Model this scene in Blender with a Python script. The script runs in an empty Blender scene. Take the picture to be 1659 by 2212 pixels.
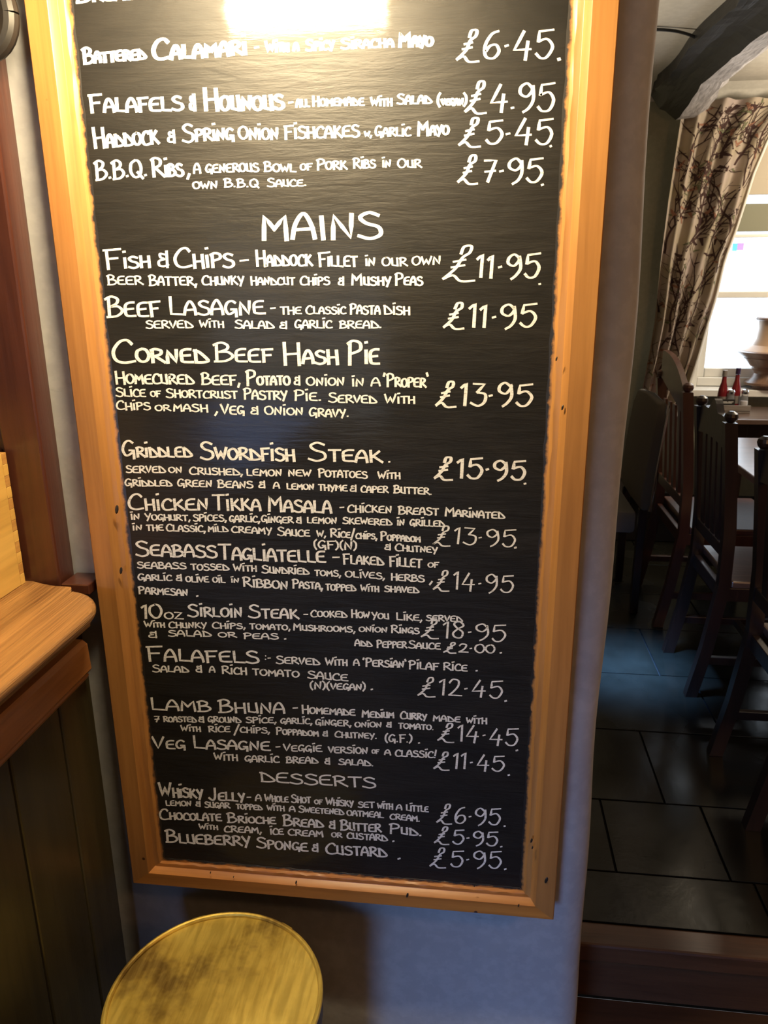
import bpy, bmesh, math, random
from mathutils import Vector, Matrix
random.seed(7)
S = bpy.context.scene
COL = S.collection
PI = math.pi

# ------------------------------------------------------------------ camera
F_PX = 1661.0
PITCH, YAW, ROLL = 0.29562096, 0.12046281, -0.00647855
CAM = Vector((0.23336, -1.14777, 1.62024))
fw = Vector((-math.sin(YAW)*math.cos(PITCH), math.cos(YAW)*math.cos(PITCH), -math.sin(PITCH)))
rt0 = Vector((math.cos(YAW), math.sin(YAW), 0)); up0 = rt0.cross(fw)
rt = rt0*math.cos(ROLL) + up0*math.sin(ROLL); up = -rt0*math.sin(ROLL) + up0*math.cos(ROLL)
cd = bpy.data.cameras.new('camera'); cam = bpy.data.objects.new('camera', cd); COL.objects.link(cam)
cd.sensor_fit = 'VERTICAL'; cd.sensor_height = 36.0; cd.lens = F_PX/2212*36.0; cd.clip_start = 0.05
cam.matrix_world = Matrix(((rt.x, up.x, -fw.x, CAM.x), (rt.y, up.y, -fw.y, CAM.y), (rt.z, up.z, -fw.z, CAM.z), (0, 0, 0, 1)))
cd.dof.use_dof = True; cd.dof.focus_distance = 1.36; cd.dof.aperture_fstop = 11
S.camera = cam

# ------------------------------------------------------------------ world, lights, exposure
S.view_settings.view_transform = 'Standard'; S.view_settings.look = 'None'
S.view_settings.gamma = 1; S.view_settings.use_curve_mapping = False
S.view_settings.exposure = 0.0
S.cycles.use_denoising = True
S.cycles.sample_clamp_indirect = 8.0
S.cycles.max_bounces = 8
W = bpy.data.worlds.new('world'); S.world = W; W.use_nodes = True
bg = W.node_tree.nodes['Background']; bg.inputs[0].default_value = (0.80, 0.90, 1.0, 1); bg.inputs[1].default_value = 2.4

def area(name, loc, target, sx, sy, power, col, spread=PI):
    l = bpy.data.lights.new(name, 'AREA'); l.shape = 'RECTANGLE'; l.size = sx; l.size_y = sy
    l.energy = power; l.color = col; l.spread = spread
    o = bpy.data.objects.new(name, l); COL.objects.link(o); o.location = loc
    d = Vector(target) - Vector(loc); o.rotation_euler = d.to_track_quat('-Z', 'Y').to_euler(); return o
def point(name, loc, power, col, r=0.05):
    l = bpy.data.lights.new(name, 'POINT'); l.energy = power; l.color = col; l.shadow_soft_size = r
    o = bpy.data.objects.new(name, l); COL.objects.link(o); o.location = loc; return o
def spot(name, loc, target, power, col, size, blend=0.5, r=0.05):
    l = bpy.data.lights.new(name, 'SPOT'); l.energy = power; l.color = col; l.spot_size = size; l.spot_blend = blend; l.shadow_soft_size = r
    o = bpy.data.objects.new(name, l); COL.objects.link(o); o.location = loc
    d = Vector(target) - Vector(loc); o.rotation_euler = d.to_track_quat('-Z', 'Y').to_euler(); return o

# the strip lamp over the board
area('picture_lamp', (-0.07, -0.270, 2.048), (-0.07, 0.02, 1.88), 0.27, 0.045, 17.0, (1.0, 0.79, 0.47))
# daylight of the window behind the photographer, and of the dining-room window
area('street_window_light', (-0.75, -2.9, 1.20), (0.10, 0.0, 0.15), 0.9, 0.7, 4.4, (0.22, 0.44, 1.0), 0.75)
area('dining_window_light', (2.1, 3.30, 1.5), (1.5, 1.0, 0.6), 1.1, 1.0, 6.0, (0.72, 0.86, 1.0))
area('floor_patch_light', (0.60, 1.25, 2.35), (0.84, 1.62, 0.17), 0.22, 0.22, 7.0, (0.18, 0.42, 1.0), 0.28)  # added overhead lamp, unseen, for the blue patch on the slate
# warm bulbs: over the bar, in the bar room and in the dining room
spot('bar_spot', (-0.80, -0.62, 2.25), (-0.72, -0.45, 1.1), 26.0, (1.0, 0.66, 0.30), 0.80, 0.6, 0.05)
point('room_bulb', (1.7, -0.85, 1.75), 17.0, (1.0, 0.52, 0.22), 0.08)
point('dining_bulb', (2.1, 2.5, 2.20), 52.0, (1.0, 0.85, 0.64), 0.12)
spot('ceiling_fill_light', (0.50, 2.0, 1.80), (0.95, 2.15, 2.56), 14.0, (1.0, 0.86, 0.66), 1.7, 0.8, 0.05)  # added hidden spot that brightens the ceiling left of the beam

# ------------------------------------------------------------------ helpers
def at(px, py, ax, val):
    """the point of the plane (axis ax = val) that the photograph shows at px, py"""
    d = fw + rt*((px-829.5)/F_PX) - up*((py-1106)/F_PX)
    t = (val-CAM[ax])/d[ax]; return CAM + d*t
def link(name, me, m=None, parent=None):
    o = bpy.data.objects.new(name, me); COL.objects.link(o)
    if m is not None and not me.materials: me.materials.append(m)
    if parent is not None: o.parent = parent
    return o
def obj(name, bm, m, parent=None, smooth=False):
    me = bpy.data.meshes.new(name)
    bmesh.ops.recalc_face_normals(bm, faces=bm.faces[:])
    bm.to_mesh(me); bm.free()
    if smooth:
        for p in me.polygons: p.use_smooth = True
        try: me.set_sharp_from_angle(angle=math.radians(24))
        except Exception: pass
    return link(name, me, m, parent)
def tag(o, label=None, cat=None, group=None, kind=None):
    if label: o['label'] = label
    if cat: o['category'] = cat
    if group: o['group'] = group
    if kind: o['kind'] = kind
    return o
def thing(name, label, cat, loc=(0, 0, 0), rz=0, group=None):
    o = bpy.data.objects.new(name, None); COL.objects.link(o); o.location = loc; o.rotation_euler = (0, 0, rz)
    o.empty_display_size = 0.05
    return tag(o, label, cat, group)
def box(bm, x0, x1, y0, y1, z0, z1, bev=0.0):
    r = bmesh.ops.create_cube(bm, size=1.0)
    vs = r['verts']
    for v in vs:
        v.co = Vector((x0 if v.co.x < 0 else x1, y0 if v.co.y < 0 else y1, z0 if v.co.z < 0 else z1))
    if bev > 0:
        es = list({e for v in vs for e in v.link_edges})
        bmesh.ops.bevel(bm, geom=es, offset=bev, segments=2, affect='EDGES', profile=0.5)
    return vs
def bx(x0, x1, y0, y1, z0, z1, bev=0.0):
    bm = bmesh.new(); box(bm, min(x0,x1), max(x0,x1), min(y0,y1), max(y0,y1), min(z0,z1), max(z0,z1), bev); return bm
def tube(bm, pts, radii, n=12, cap=True):
    pts = [Vector(p) for p in pts]; rings = []
    if not hasattr(radii, '__len__'): radii = [radii]*len(pts)
    prev = None
    for i, p in enumerate(pts):
        d = (pts[min(i+1, len(pts)-1)] - pts[max(i-1, 0)]).normalized()
        a = (Vector((0, 0, 1)) if abs(d.z) < 0.9 else Vector((1, 0, 0))) if prev is None else prev
        u = (a - d*a.dot(d)).normalized(); w = d.cross(u); prev = u
        rings.append([bm.verts.new(p + (u*math.cos(t)+w*math.sin(t))*radii[i]) for t in [2*PI*k/n for k in range(n)]])
    for a, b in zip(rings, rings[1:]):
        for k in range(n): bm.faces.new((a[k], a[(k+1) % n], b[(k+1) % n], b[k]))
    if cap: bm.faces.new(rings[0][::-1]); bm.faces.new(rings[-1])
    return rings
def lathe(bm, prof, c=(0, 0, 0), n=48, cap=True):
    rings = []
    for r, z in prof:
        rings.append([bm.verts.new((c[0]+r*math.cos(2*PI*k/n), c[1]+r*math.sin(2*PI*k/n), c[2]+z)) for k in range(n)])
    for a, b in zip(rings, rings[1:]):
        for k in range(n): bm.faces.new((a[k], a[(k+1) % n], b[(k+1) % n], b[k]))
    if cap: bm.faces.new(rings[0][::-1]); bm.faces.new(rings[-1])
def prism(bm, poly, axis, a, b):
    """extrude a 2D polygon along an axis from a to b"""
    def P(p, t):
        if axis == 0: return (t, p[0], p[1])
        if axis == 1: return (p[0], t, p[1])
        return (p[0], p[1], t)
    A = [bm.verts.new(P(p, a)) for p in poly]; B = [bm.verts.new(P(p, b)) for p in poly]
    n = len(poly)
    for k in range(n): bm.faces.new((A[k], A[(k+1) % n], B[(k+1) % n], B[k]))
    bm.faces.new(A[::-1]); bm.faces.new(B)
def crom(p, n=6, closed=False):
    if len(p) < 3: return p
    out = []
    for i in range(len(p)-1):
        p0 = p[max(i-1, 0)]; p1 = p[i]; p2 = p[i+1]; p3 = p[min(i+2, len(p)-1)]
        for k in range(n):
            t = k/n; t2 = t*t; t3 = t2*t
            out.append(tuple(0.5*((2*b)+(-a+c)*t+(2*a-5*b+4*c-d)*t2+(-a+3*b-3*c+d)*t3) for a, b, c, d in zip(p0, p1, p2, p3)))
    out.append(tuple(p[-1])); return out

# ------------------------------------------------------------------ materials
def mat(name, col, rough=0.5, metal=0.0, spec=0.5, coat=0.0, coat_r=0.1, emit=None, alpha=None):
    m = bpy.data.materials.new(name); m.use_nodes = True
    b = m.node_tree.nodes['Principled BSDF']
    b.inputs['Base Color'].default_value = (*col, 1); b.inputs['Roughness'].default_value = rough
    b.inputs['Metallic'].default_value = metal; b.inputs['Specular IOR Level'].default_value = spec
    b.inputs['Coat Weight'].default_value = coat; b.inputs['Coat Roughness'].default_value = coat_r
    if emit: b.inputs['Emission Color'].default_value = (*emit[0], 1); b.inputs['Emission Strength'].default_value = emit[1]
    return m
def nd(m, t): return m.node_tree.nodes.new(t)
def lk(m, a, b): m.node_tree.links.new(a, b)
def ramp(m, src, stops):
    r = nd(m, 'ShaderNodeValToRGB'); e = r.color_ramp.elements
    while len(e) > len(stops): e.remove(e[-1])
    while len(e) < len(stops): e.new(0.5)
    for i, (p, c) in enumerate(stops): e[i].position = p; e[i].color = (*c, 1)
    lk(m, src, r.inputs['Fac']); return r.outputs['Color']
def coords(m, scale=(1, 1, 1), rot=(0, 0, 0), out='Object'):
    tc = nd(m, 'ShaderNodeTexCoord'); mp = nd(m, 'ShaderNodeMapping')
    mp.inputs['Scale'].default_value = scale; mp.inputs['Rotation'].default_value = rot
    lk(m, tc.outputs[out], mp.inputs['Vector']); return mp.outputs['Vector']
def noise(m, vec, scale, detail=4, rough=0.55, dist=0.0):
    n = nd(m, 'ShaderNodeTexNoise'); n.inputs['Scale'].default_value = scale; n.inputs['Detail'].default_value = detail
    n.inputs['Roughness'].default_value = rough; n.inputs['Distortion'].default_value = dist
    lk(m, vec, n.inputs['Vector']); return n.outputs['Fac']
def bump(m, h, strength=0.3, dist=0.01):
    b = nd(m, 'ShaderNodeBump'); b.inputs['Strength'].default_value = strength; b.inputs['Distance'].default_value = dist
    lk(m, h, b.inputs['Height']); p = m.node_tree.nodes['Principled BSDF']; lk(m, b.outputs['Normal'], p.inputs['Normal'])
    lk(m, b.outputs['Normal'], p.inputs['Coat Normal'])
def base(m, c): lk(m, c, m.node_tree.nodes['Principled BSDF'].inputs['Base Color'])
def mixc(m, fac, a, b, mode='MIX'):
    x = nd(m, 'ShaderNodeMix'); x.data_type = 'RGBA'; x.blend_type = mode
    if isinstance(fac, (int, float)): x.inputs[0].default_value = fac
    else: lk(m, fac, x.inputs[0])
    for s, v in ((6, a), (7, b)):
        if isinstance(v, tuple): x.inputs[s].default_value = (*v, 1)
        else: lk(m, v, x.inputs[s])
    return x.outputs[2]
def wood(name, dark, light, axis=2, rough=0.4, coat=0.3, coat_r=0.15, scale=14, knots=False, bmp=0.15, stretch=0.06):
    m = mat(name, light, rough, coat=coat, coat_r=coat_r)
    sc = [1, 1, 1]; sc[axis] = stretch
    v = coords(m, tuple(sc))
    n1 = noise(m, v, scale, 6, 0.6, 0.6); n2 = noise(m, v, scale*7, 3, 0.6, 0.2)
    c1 = ramp(m, n1, [(0.32, dark), (0.68, light)])
    c2 = mixc(m, 0.28, c1, ramp(m, n2, [(0.35, tuple(x*0.55 for x in dark)), (0.62, light)]))
    if knots:
        sc2 = [1, 1, 1]; sc2[axis] = 0.55
        k = nd(m, 'ShaderNodeTexVoronoi'); k.inputs['Scale'].default_value = 5.0
        lk(m, coords(m, tuple(sc2)), k.inputs['Vector'])
        kc = ramp(m, k.outputs['Distance'], [(0.0, (1, 1, 1)), (0.06, (0.9, 0.9, 0.9)), (0.12, (0, 0, 0))])
        c2 = mixc(m, kc, c2, tuple(x*0.28 for x in dark))
    base(m, c2); bump(m, n2, bmp, 0.004); return m

M = {}
# plaster: grey, lightly trowelled, with faint grubby patches
def plaster(name, a, b, rough=0.75, sc=3.0):
    m = mat(name, a, rough, spec=0.3); v = coords(m)
    n1 = noise(m, v, sc, 5, 0.6); n2 = noise(m, v, 40, 3, 0.6)
    c = mixc(m, 0.22, ramp(m, n1, [(0.35, a), (0.65, b)]), ramp(m, n2, [(0.45, tuple(x*0.8 for x in a)), (0.6, b)]))
    sm = noise(m, coords(m, (1.0, 1.0, 2.2)), 9, 6, 0.7)
    c = mixc(m, ramp(m, sm, [(0.66, (0, 0, 0)), (0.80, (0.5, 0.5, 0.5))]), c, tuple(x*0.45 for x in a))
    base(m, c); bump(m, n1, 0.35, 0.02); return m
M['plaster'] = plaster('plaster', (0.36, 0.36, 0.37), (0.46, 0.46, 0.46))
M['green_plaster'] = plaster('green_plaster', (0.40, 0.40, 0.29), (0.47, 0.46, 0.34))
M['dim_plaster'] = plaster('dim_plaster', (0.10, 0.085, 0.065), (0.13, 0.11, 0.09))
M['ceiling'] = plaster('ceiling_paint', (0.66, 0.62, 0.54), (0.74, 0.70, 0.62))
M['pine'] = wood('orange_pine', (0.46, 0.165, 0.028), (0.66, 0.29, 0.055), 2, 0.36, 0.35, 0.2, 9, False, 0.10, 0.05)
M['pine_x'] = wood('orange_pine_across', (0.40, 0.13, 0.022), (0.62, 0.26, 0.05), 0, 0.36, 0.35, 0.2, 9, False, 0.12, 0.05)
M['worktop'] = wood('varnished_worktop', (0.17, 0.075, 0.026), (0.48, 0.25, 0.088), 1, 0.30, 0.5, 0.15, 34, False, 0.6, 0.022)
M['moulding'] = wood('brown_moulding', (0.26, 0.10, 0.030), (0.44, 0.19, 0.06), 1, 0.38, 0.3, 0.2, 14)
M['casing'] = wood('dark_casing', (0.045, 0.014, 0.010), (0.085, 0.026, 0.014), 2, 0.32, 0.6, 0.18, 10)
M['boards'] = wood('olive_black_boards', (0.022, 0.019, 0.009), (0.045, 0.038, 0.018), 2, 0.42, 0.3, 0.25, 8)
M['box'] = wood('yellow_pine', (0.62, 0.36, 0.085), (0.78, 0.50, 0.14), 1, 0.45, 0.2, 0.3, 9)
M['box_end'] = wood('yellow_pine_end', (0.42, 0.20, 0.05), (0.58, 0.32, 0.09), 1, 0.5, 0.1, 0.3, 30)
M['chair'] = wood('dark_oak', (0.012, 0.005, 0.003), (0.030, 0.011, 0.006), 2, 0.38, 0.3, 0.2, 14)
M['chair_red'] = wood('red_brown_oak', (0.060, 0.020, 0.012), (0.10, 0.034, 0.019), 2, 0.36, 0.35, 0.2, 14)
M['table'] = wood('table_oak', (0.10, 0.06, 0.045), (0.19, 0.12, 0.085), 0, 0.30, 0.9, 0.22, 14)
M['tread'] = wood('dark_step_wood', (0.05, 0.02, 0.009), (0.10, 0.042, 0.018), 0, 0.45, 0.2, 0.3, 12)
M['plank'] = wood('brown_planks', (0.035, 0.016, 0.008), (0.07, 0.032, 0.015), 0, 0.5, 0.15, 0.3, 12)
M['black_wood'] = wood('black_wood', (0.010, 0.007, 0.006), (0.020, 0.014, 0.012), 0, 0.5, 0.1, 0.3, 12)
M['urn'] = wood('turned_oak', (0.16, 0.085, 0.05), (0.28, 0.16, 0.10), 2, 0.4, 0.3, 0.2, 12)
M['beam'] = wood('blackened_oak', (0.010, 0.011, 0.012), (0.035, 0.038, 0.042), 1, 0.55, 0.2, 0.3, 7, False, 0.8)
M['beam_face'] = wood('chipped_lit_oak', (0.22, 0.20, 0.20), (0.60, 0.57, 0.58), 1, 0.6, 0.0, 0.3, 9, False, 1.0, 0.2)  # chipped underside, with window and floor light painted into its pale tone
M['black'] = mat('black_iron', (0.012, 0.010, 0.009), 0.5)
M['tan'] = mat('tan_wood', (0.50, 0.30, 0.11), 0.5)
M['white_paint'] = mat('white_gloss_paint', (0.78, 0.76, 0.70), 0.35)
M['glass'] = mat('window_glass', (1, 1, 1), 0.0); M['glass'].node_tree.nodes['Principled BSDF'].inputs['Transmission Weight'].default_value = 1.0
M['glass'].node_tree.nodes['Principled BSDF'].inputs['IOR'].default_value = 1.02
M['chrome'] = mat('chrome', (0.8, 0.8, 0.82), 0.12, 1.0)
M['brass_trim'] = mat('brass_trim', (0.75, 0.50, 0.18), 0.25, 1.0)
M['bulb'] = mat('frosted_bulb', (1, 1, 1), 0.5, emit=((1.0, 0.80, 0.50), 150.0))
M['lamp_brass'] = mat('lamp_brass', (0.55, 0.38, 0.14), 0.3, 1.0)
M['blind'] = mat('linen_blind', (0.46, 0.40, 0.31), 0.9)
M['blind_b'] = mat('olive_blind_hem', (0.24, 0.235, 0.17), 0.9)
M['wire'] = mat('black_cable', (0.01, 0.01, 0.01), 0.5)
M['sauce'] = mat('red_brown_sauce', (0.16, 0.012, 0.016), 0.15)
M['cap'] = mat('dark_cap', (0.03, 0.012, 0.05), 0.4)
M['clear'] = mat('shaker_glass', (0.93, 0.95, 0.97), 0.05); M['clear'].node_tree.nodes['Principled BSDF'].inputs['Transmission Weight'].default_value = 0.85
M['clear'].node_tree.nodes['Principled BSDF'].inputs['IOR'].default_value = 1.15
M['salt'] = mat('salt', (0.75, 0.66, 0.60), 0.9)
M['pepper'] = mat('pepper', (0.05, 0.04, 0.04), 0.9)
M['slab'] = wood('grey_wood_tray', (0.17, 0.14, 0.12), (0.26, 0.22, 0.19), 0, 0.6, 0, 0.3, 20)
M['cyan'] = mat('cyan_glow_print', (0.10, 0.50, 0.85), 0.5, emit=((0.12, 0.55, 0.95), 0.8))  # emission added so the hanging panel glows as if backlit
M['violet'] = mat('violet_glow_print', (0.45, 0.28, 0.85), 0.5, emit=((0.45, 0.28, 0.85), 0.8))  # same added glow for the violet half
M['fabric'] = mat('brown_fabric', (0.12, 0.10, 0.075), 0.85)
M['cushion'] = mat('grey_cushion', (0.20, 0.19, 0.18), 0.9)

# blackboard: satin black paint brushed over plywood, horizontal streaks
m = mat('blackboard_paint', (0.014, 0.0125, 0.012), 0.52, spec=0.31, coat=0.22, coat_r=0.06)
v = coords(m, (0.18, 1, 1.6)); n1 = noise(m, v, 60, 6, 0.65, 0.4); n2 = noise(m, coords(m, (0.35, 1, 1)), 14, 5, 0.6, 1.2)
mx = nd(m, 'ShaderNodeMath'); mx.operation = 'ADD'; lk(m, n1, mx.inputs[0]); lk(m, n2, mx.inputs[1])
base(m, ramp(m, n2, [(0.3, (0.006, 0.0055, 0.005)), (0.7, (0.013, 0.0115, 0.010))])); bump(m, mx.outputs[0], 0.30, 0.004); [m.node_tree.links.remove(l) for l in list(m.node_tree.links) if l.to_socket.name == 'Coat Normal']
b2 = nd(m, 'ShaderNodeBump'); b2.inputs['Strength'].default_value = 0.05; b2.inputs['Distance'].default_value = 0.004; lk(m, mx.outputs[0], b2.inputs['Height']); lk(m, b2.outputs['Normal'], m.node_tree.nodes['Principled BSDF'].inputs['Coat Normal'])
M['board'] = m
m = mat('chalk_pen', (0.72, 0.71, 0.70), 0.7, spec=0.3)
n = noise(m, coords(m, (0.6, 1, 3.0)), 220, 3, 0.6)
base(m, ramp(m, n, [(0.30, (0.40, 0.395, 0.38)), (0.50, (0.74, 0.735, 0.73))])); M['chalk'] = m

# pine mouldings next to the board: black paint strayed over the inner edge, little nicks
def streaked(name, src_axis, dark, light):
    m = wood(name, dark, light, src_axis, 0.42, 0.10, 0.25, 9, False, 0.1, 0.05)
    nt = m.node_tree; p = nt.nodes['Principled BSDF']; cur = p.inputs['Base Color'].links[0].from_socket
    uv = nd(m, 'ShaderNodeUVMap'); uv.uv_map = 'profile'; sp = nd(m, 'ShaderNodeSeparateXYZ'); lk(m, uv.outputs[0], sp.inputs[0])
    nn = noise(m, coords(m), 70, 4, 0.65)
    a = nd(m, 'ShaderNodeMath'); a.operation = 'MULTIPLY_ADD'; lk(m, nn, a.inputs[0]); a.inputs[1].default_value = 0.012; lk(m, sp.outputs[0], a.inputs[2])
    f = ramp(m, a.outputs[0], [(0.0640, (0, 0, 0)), (0.0656, (1, 1, 1))])
    c = mixc(m, f, cur, (0.013, 0.011, 0.010))
    k = nd(m, 'ShaderNodeTexVoronoi'); k.inputs['Scale'].default_value = 22; k.inputs['Randomness'].default_value = 1.0; lk(m, coords(m), k.inputs['Vector'])
    nk = ramp(m, k.outputs['Distance'], [(0.055, (1, 1, 1)), (0.085, (0, 0, 0))])
    gate = ramp(m, noise(m, coords(m), 6, 2), [(0.52, (0, 0, 0)), (0.56, (1, 1, 1))])
    c = mixc(m, mixc(m, 1.0, nk, gate, 'MULTIPLY'), c, (0.05, 0.014, 0.006))
    base(m, c); return m
M['stile'] = streaked('frame_pine', 2, (0.24, 0.094, 0.024), (0.42, 0.200, 0.058))
M['rail'] = streaked('frame_pine_rail', 0, (0.28, 0.095, 0.016), (0.52, 0.215, 0.042))

# brass: streaky polished sheet with dull patches
m = mat('brass_sheet', (0.60, 0.40, 0.07), 0.42, 0.55)
v = coords(m, (1, 0.12, 1), (0, 0, 0.62)); n1 = noise(m, v, 110, 4, 0.6); n2 = noise(m, coords(m), 5.5, 5, 0.6)
c = ramp(m, n2, [(0.37, (0.20, 0.125, 0.03)), (0.47, (0.62, 0.44, 0.085)), (0.7, (0.84, 0.66, 0.16))])
base(m, mixc(m, 0.2, c, ramp(m, n1, [(0.4, (0.30, 0.19, 0.03)), (0.6, (0.80, 0.60, 0.14))])))
r = ramp(m, n1, [(0.3, (0.30, 0.30, 0.30)), (0.7, (0.50, 0.50, 0.50))]); lk(m, r, m.node_tree.nodes['Principled BSDF'].inputs['Roughness'])
bump(m, n1, 0.12, 0.002); M['brass'] = m

# slate tiles
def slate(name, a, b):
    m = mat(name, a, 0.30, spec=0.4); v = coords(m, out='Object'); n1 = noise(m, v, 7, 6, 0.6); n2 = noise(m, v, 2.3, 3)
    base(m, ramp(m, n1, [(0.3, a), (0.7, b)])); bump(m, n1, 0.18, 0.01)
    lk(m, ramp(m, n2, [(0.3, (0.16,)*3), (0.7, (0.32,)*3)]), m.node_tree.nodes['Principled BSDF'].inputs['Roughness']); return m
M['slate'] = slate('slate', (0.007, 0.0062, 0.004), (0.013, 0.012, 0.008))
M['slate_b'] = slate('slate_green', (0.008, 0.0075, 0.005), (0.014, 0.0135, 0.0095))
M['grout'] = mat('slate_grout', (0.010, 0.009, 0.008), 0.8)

# curtain cloth
m = mat('curtain_cloth', (0.42, 0.35, 0.29), 0.9, spec=0.15); n1 = noise(m, coords(m), 6, 4)
base(m, ramp(m, n1, [(0.35, (0.36, 0.30, 0.21)), (0.55, (0.40, 0.33, 0.27)), (0.72, (0.42, 0.34, 0.31))])); M['cloth'] = m
M['branch'] = mat('dark_brown_print', (0.045, 0.018, 0.014), 0.9)
M['leaf'] = mat('olive_print', (0.14, 0.14, 0.075), 0.9)
M['flower'] = mat('rust_print', (0.27, 0.13, 0.08), 0.9)

# ================================================================== THE SETTING
WY = 0.055                                    # face of the wall that carries the board
def structure(o, label=None): tag(o, label, None, None, 'structure'); return o

# pier: wall with a soft, uneven plaster corner on the right, returning into the dining room
bm = bmesh.new(); prof_n = 10; zs = [i*2.62/40 for i in range(41)]; rows = []
for z in zs:
    wob = 0.0035*math.sin(z*5.1+0.4) + 0.002*math.sin(z*13.0)
    row = [(-2.2, WY)]
    for k in range(24): row.append((-2.2+(k+1)*(2.2+0.40)/24, WY + 0.0015*math.sin(k*1.3+z*3)))
    R = 0.05; cx, cy = 0.469+wob-R, WY+R
    for k in range(prof_n+1):
        t = -PI/2 + (PI/2)*k/prof_n; row.append((cx+R*math.cos(t), cy+R*math.sin(t)))
    row += [(0.469+wob, 0.20), (0.469+wob, 0.33), (0.30, 0.36), (-2.2, 0.36)]
    rows.append([bm.verts.new((x, y, z)) for x, y in row])
for a, b in zip(rows, rows[1:]):
    for k in range(len(a)): bm.faces.new((a[k], a[(k+1) % len(a)], b[(k+1) % len(a)], b[k]))
bm.faces.new(rows[0]); bm.faces.new(rows[-1])
structure(obj('wall_front', bm, M['plaster'], None, True), 'grey plaster pier that carries the framed menu board')
structure(obj('wall_side', bx(0.25, 0.36, 0.36, 3.5, 0.0, 2.62), M['dim_plaster']))
structure(obj('wall_left', bx(-2.3, -2.2, -3.1, 0.36, 0, 2.62), M['dim_plaster']))
structure(obj('wall_right', bx(2.9, 3.0, -3.1, 3.6, 0, 2.62), M['dim_plaster']))
bm = bmesh.new()                              # back wall with the opening of the street window
for a in ((-2.3, -1.3, 0, 2.62), (-0.2, 3.0, 0, 2.62), (-1.3, -0.2, 0, 0.8), (-1.3, -0.2, 1.9, 2.62)): box(bm, a[0], a[1], -3.1, -3.0, a[2], a[3])
structure(obj('wall_back', bm, M['dim_plaster']))
# window wall of the dining room
WX0, WX1, WZ0, WZ1 = 1.44, 2.75, 1.0, 2.22
bm = bmesh.new()
for a in ((0.25, WX0, 0.0, 2.62), (WX1, 3.0, 0.0, 2.62), (WX0, WX1, 0.0, WZ0), (WX0, WX1, WZ1, 2.62)): box(bm, a[0], a[1], 3.5, 3.75, a[2], a[3])
structure(obj('wall_far', bm, M['green_plaster']), 'olive green end wall of the dining room around the bright window')
bm = bmesh.new(); box(bm, -2.3, 3.0, -3.1, 3.75, 2.56, 2.66)
structure(obj('ceiling', bm, M['ceiling']), 'cream painted plaster ceiling')
bm = bmesh.new()                              # soft cove where ceiling and window wall meet
prism(bm, [(3.5, 2.50), (3.5, 2.56), (3.38, 2.56), (3.44, 2.535)], 0, 0.36, 2.9)
structure(obj('trim_1', bm, M['ceiling']))
structure(obj('baseboard_far', bx(0.36, 2.9, 3.47, 3.5, 0.17, 0.36, 0.004), M['black_wood']))

# lower floor: dark brown planks
fl = structure(obj('floor', bx(-2.3, 3.0, -3.1, 0.33, -0.12, -0.02), M['grout']), 'dark brown wooden floor below the step')
for k in range(22):
    y1 = 0.295 - k*0.15
    if y1 < -3: break
    obj('plank', bx(-2.2, 2.9, y1-0.146, y1, -0.02, 0.0, 0.002), M['plank'], fl)
# step up to the dining room
structure(obj('trim_2', bx(0.40, 2.9, 0.298, 0.33, 0.001, 0.112, 0.003), M['tread']), 'dark stained wooden riser of the step')
structure(obj('trim_3', bx(0.40, 2.9, 0.278, 0.345, 0.122, 0.172, 0.006), M['tread']), 'reddish brown wooden nosing along the edge of the step')
# dining floor: slate tiles in broken rows
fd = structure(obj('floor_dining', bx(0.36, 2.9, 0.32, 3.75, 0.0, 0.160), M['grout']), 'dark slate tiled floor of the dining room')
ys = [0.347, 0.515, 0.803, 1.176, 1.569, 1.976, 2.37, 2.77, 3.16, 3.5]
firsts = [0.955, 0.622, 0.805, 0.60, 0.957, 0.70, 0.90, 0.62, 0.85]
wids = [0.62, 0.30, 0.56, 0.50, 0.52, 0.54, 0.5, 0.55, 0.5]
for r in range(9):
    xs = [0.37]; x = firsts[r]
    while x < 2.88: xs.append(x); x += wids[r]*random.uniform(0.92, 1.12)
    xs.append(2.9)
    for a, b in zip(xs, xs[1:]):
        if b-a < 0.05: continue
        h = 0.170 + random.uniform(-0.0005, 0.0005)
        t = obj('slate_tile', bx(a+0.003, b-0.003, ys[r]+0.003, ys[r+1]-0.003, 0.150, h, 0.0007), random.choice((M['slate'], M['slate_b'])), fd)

# window_1 : white sash window, its sill and rails
win = thing('window_1', 'bright white-framed window behind the dining table', None); win['kind'] = 'structure'
def wpart(n, *a, mt='white_paint', bev=0.004): return obj(n, bx(*a, bev), M[mt], win)
wpart('window_frame', WX0, WX0+0.055, 3.50, 3.60, WZ0, WZ1)
wpart('window_frame', WX1-0.055, WX1, 3.50, 3.60, WZ0, WZ1)
wpart('window_frame', WX0+0.055, WX1-0.055, 3.50, 3.60, WZ1-0.05, WZ1)
wpart('window_frame', WX0+0.055, WX1-0.055, 3.50, 3.60, WZ0+0.012, WZ0+0.06)
for sx in (1.515,):
    wpart('sash_stile', sx-0.018, sx+0.022, 3.53, 3.575, WZ0+0.06, WZ1-0.05)
wpart('sash_rail', 1.54, WX1-0.055, 3.53, 3.575, WZ0+0.06, WZ0+0.11)
wpart('glazing_bar', 1.54, WX1-0.055, 3.535, 3.56, 1.500, 1.535)
wpart('glazing_bar', 2.10, 2.135, 3.535, 3.565, WZ0+0.11, WZ1-0.05)
obj('pane', bx(1.53, WX1-0.05, 3.548, 3.551, WZ0+0.10, WZ1-0.05), M['glass'], win)
wpart('sill_board', WX0-0.06, WX1+0.05, 3.36, 3.60, WZ0-0.03, WZ0+0.008)

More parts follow.
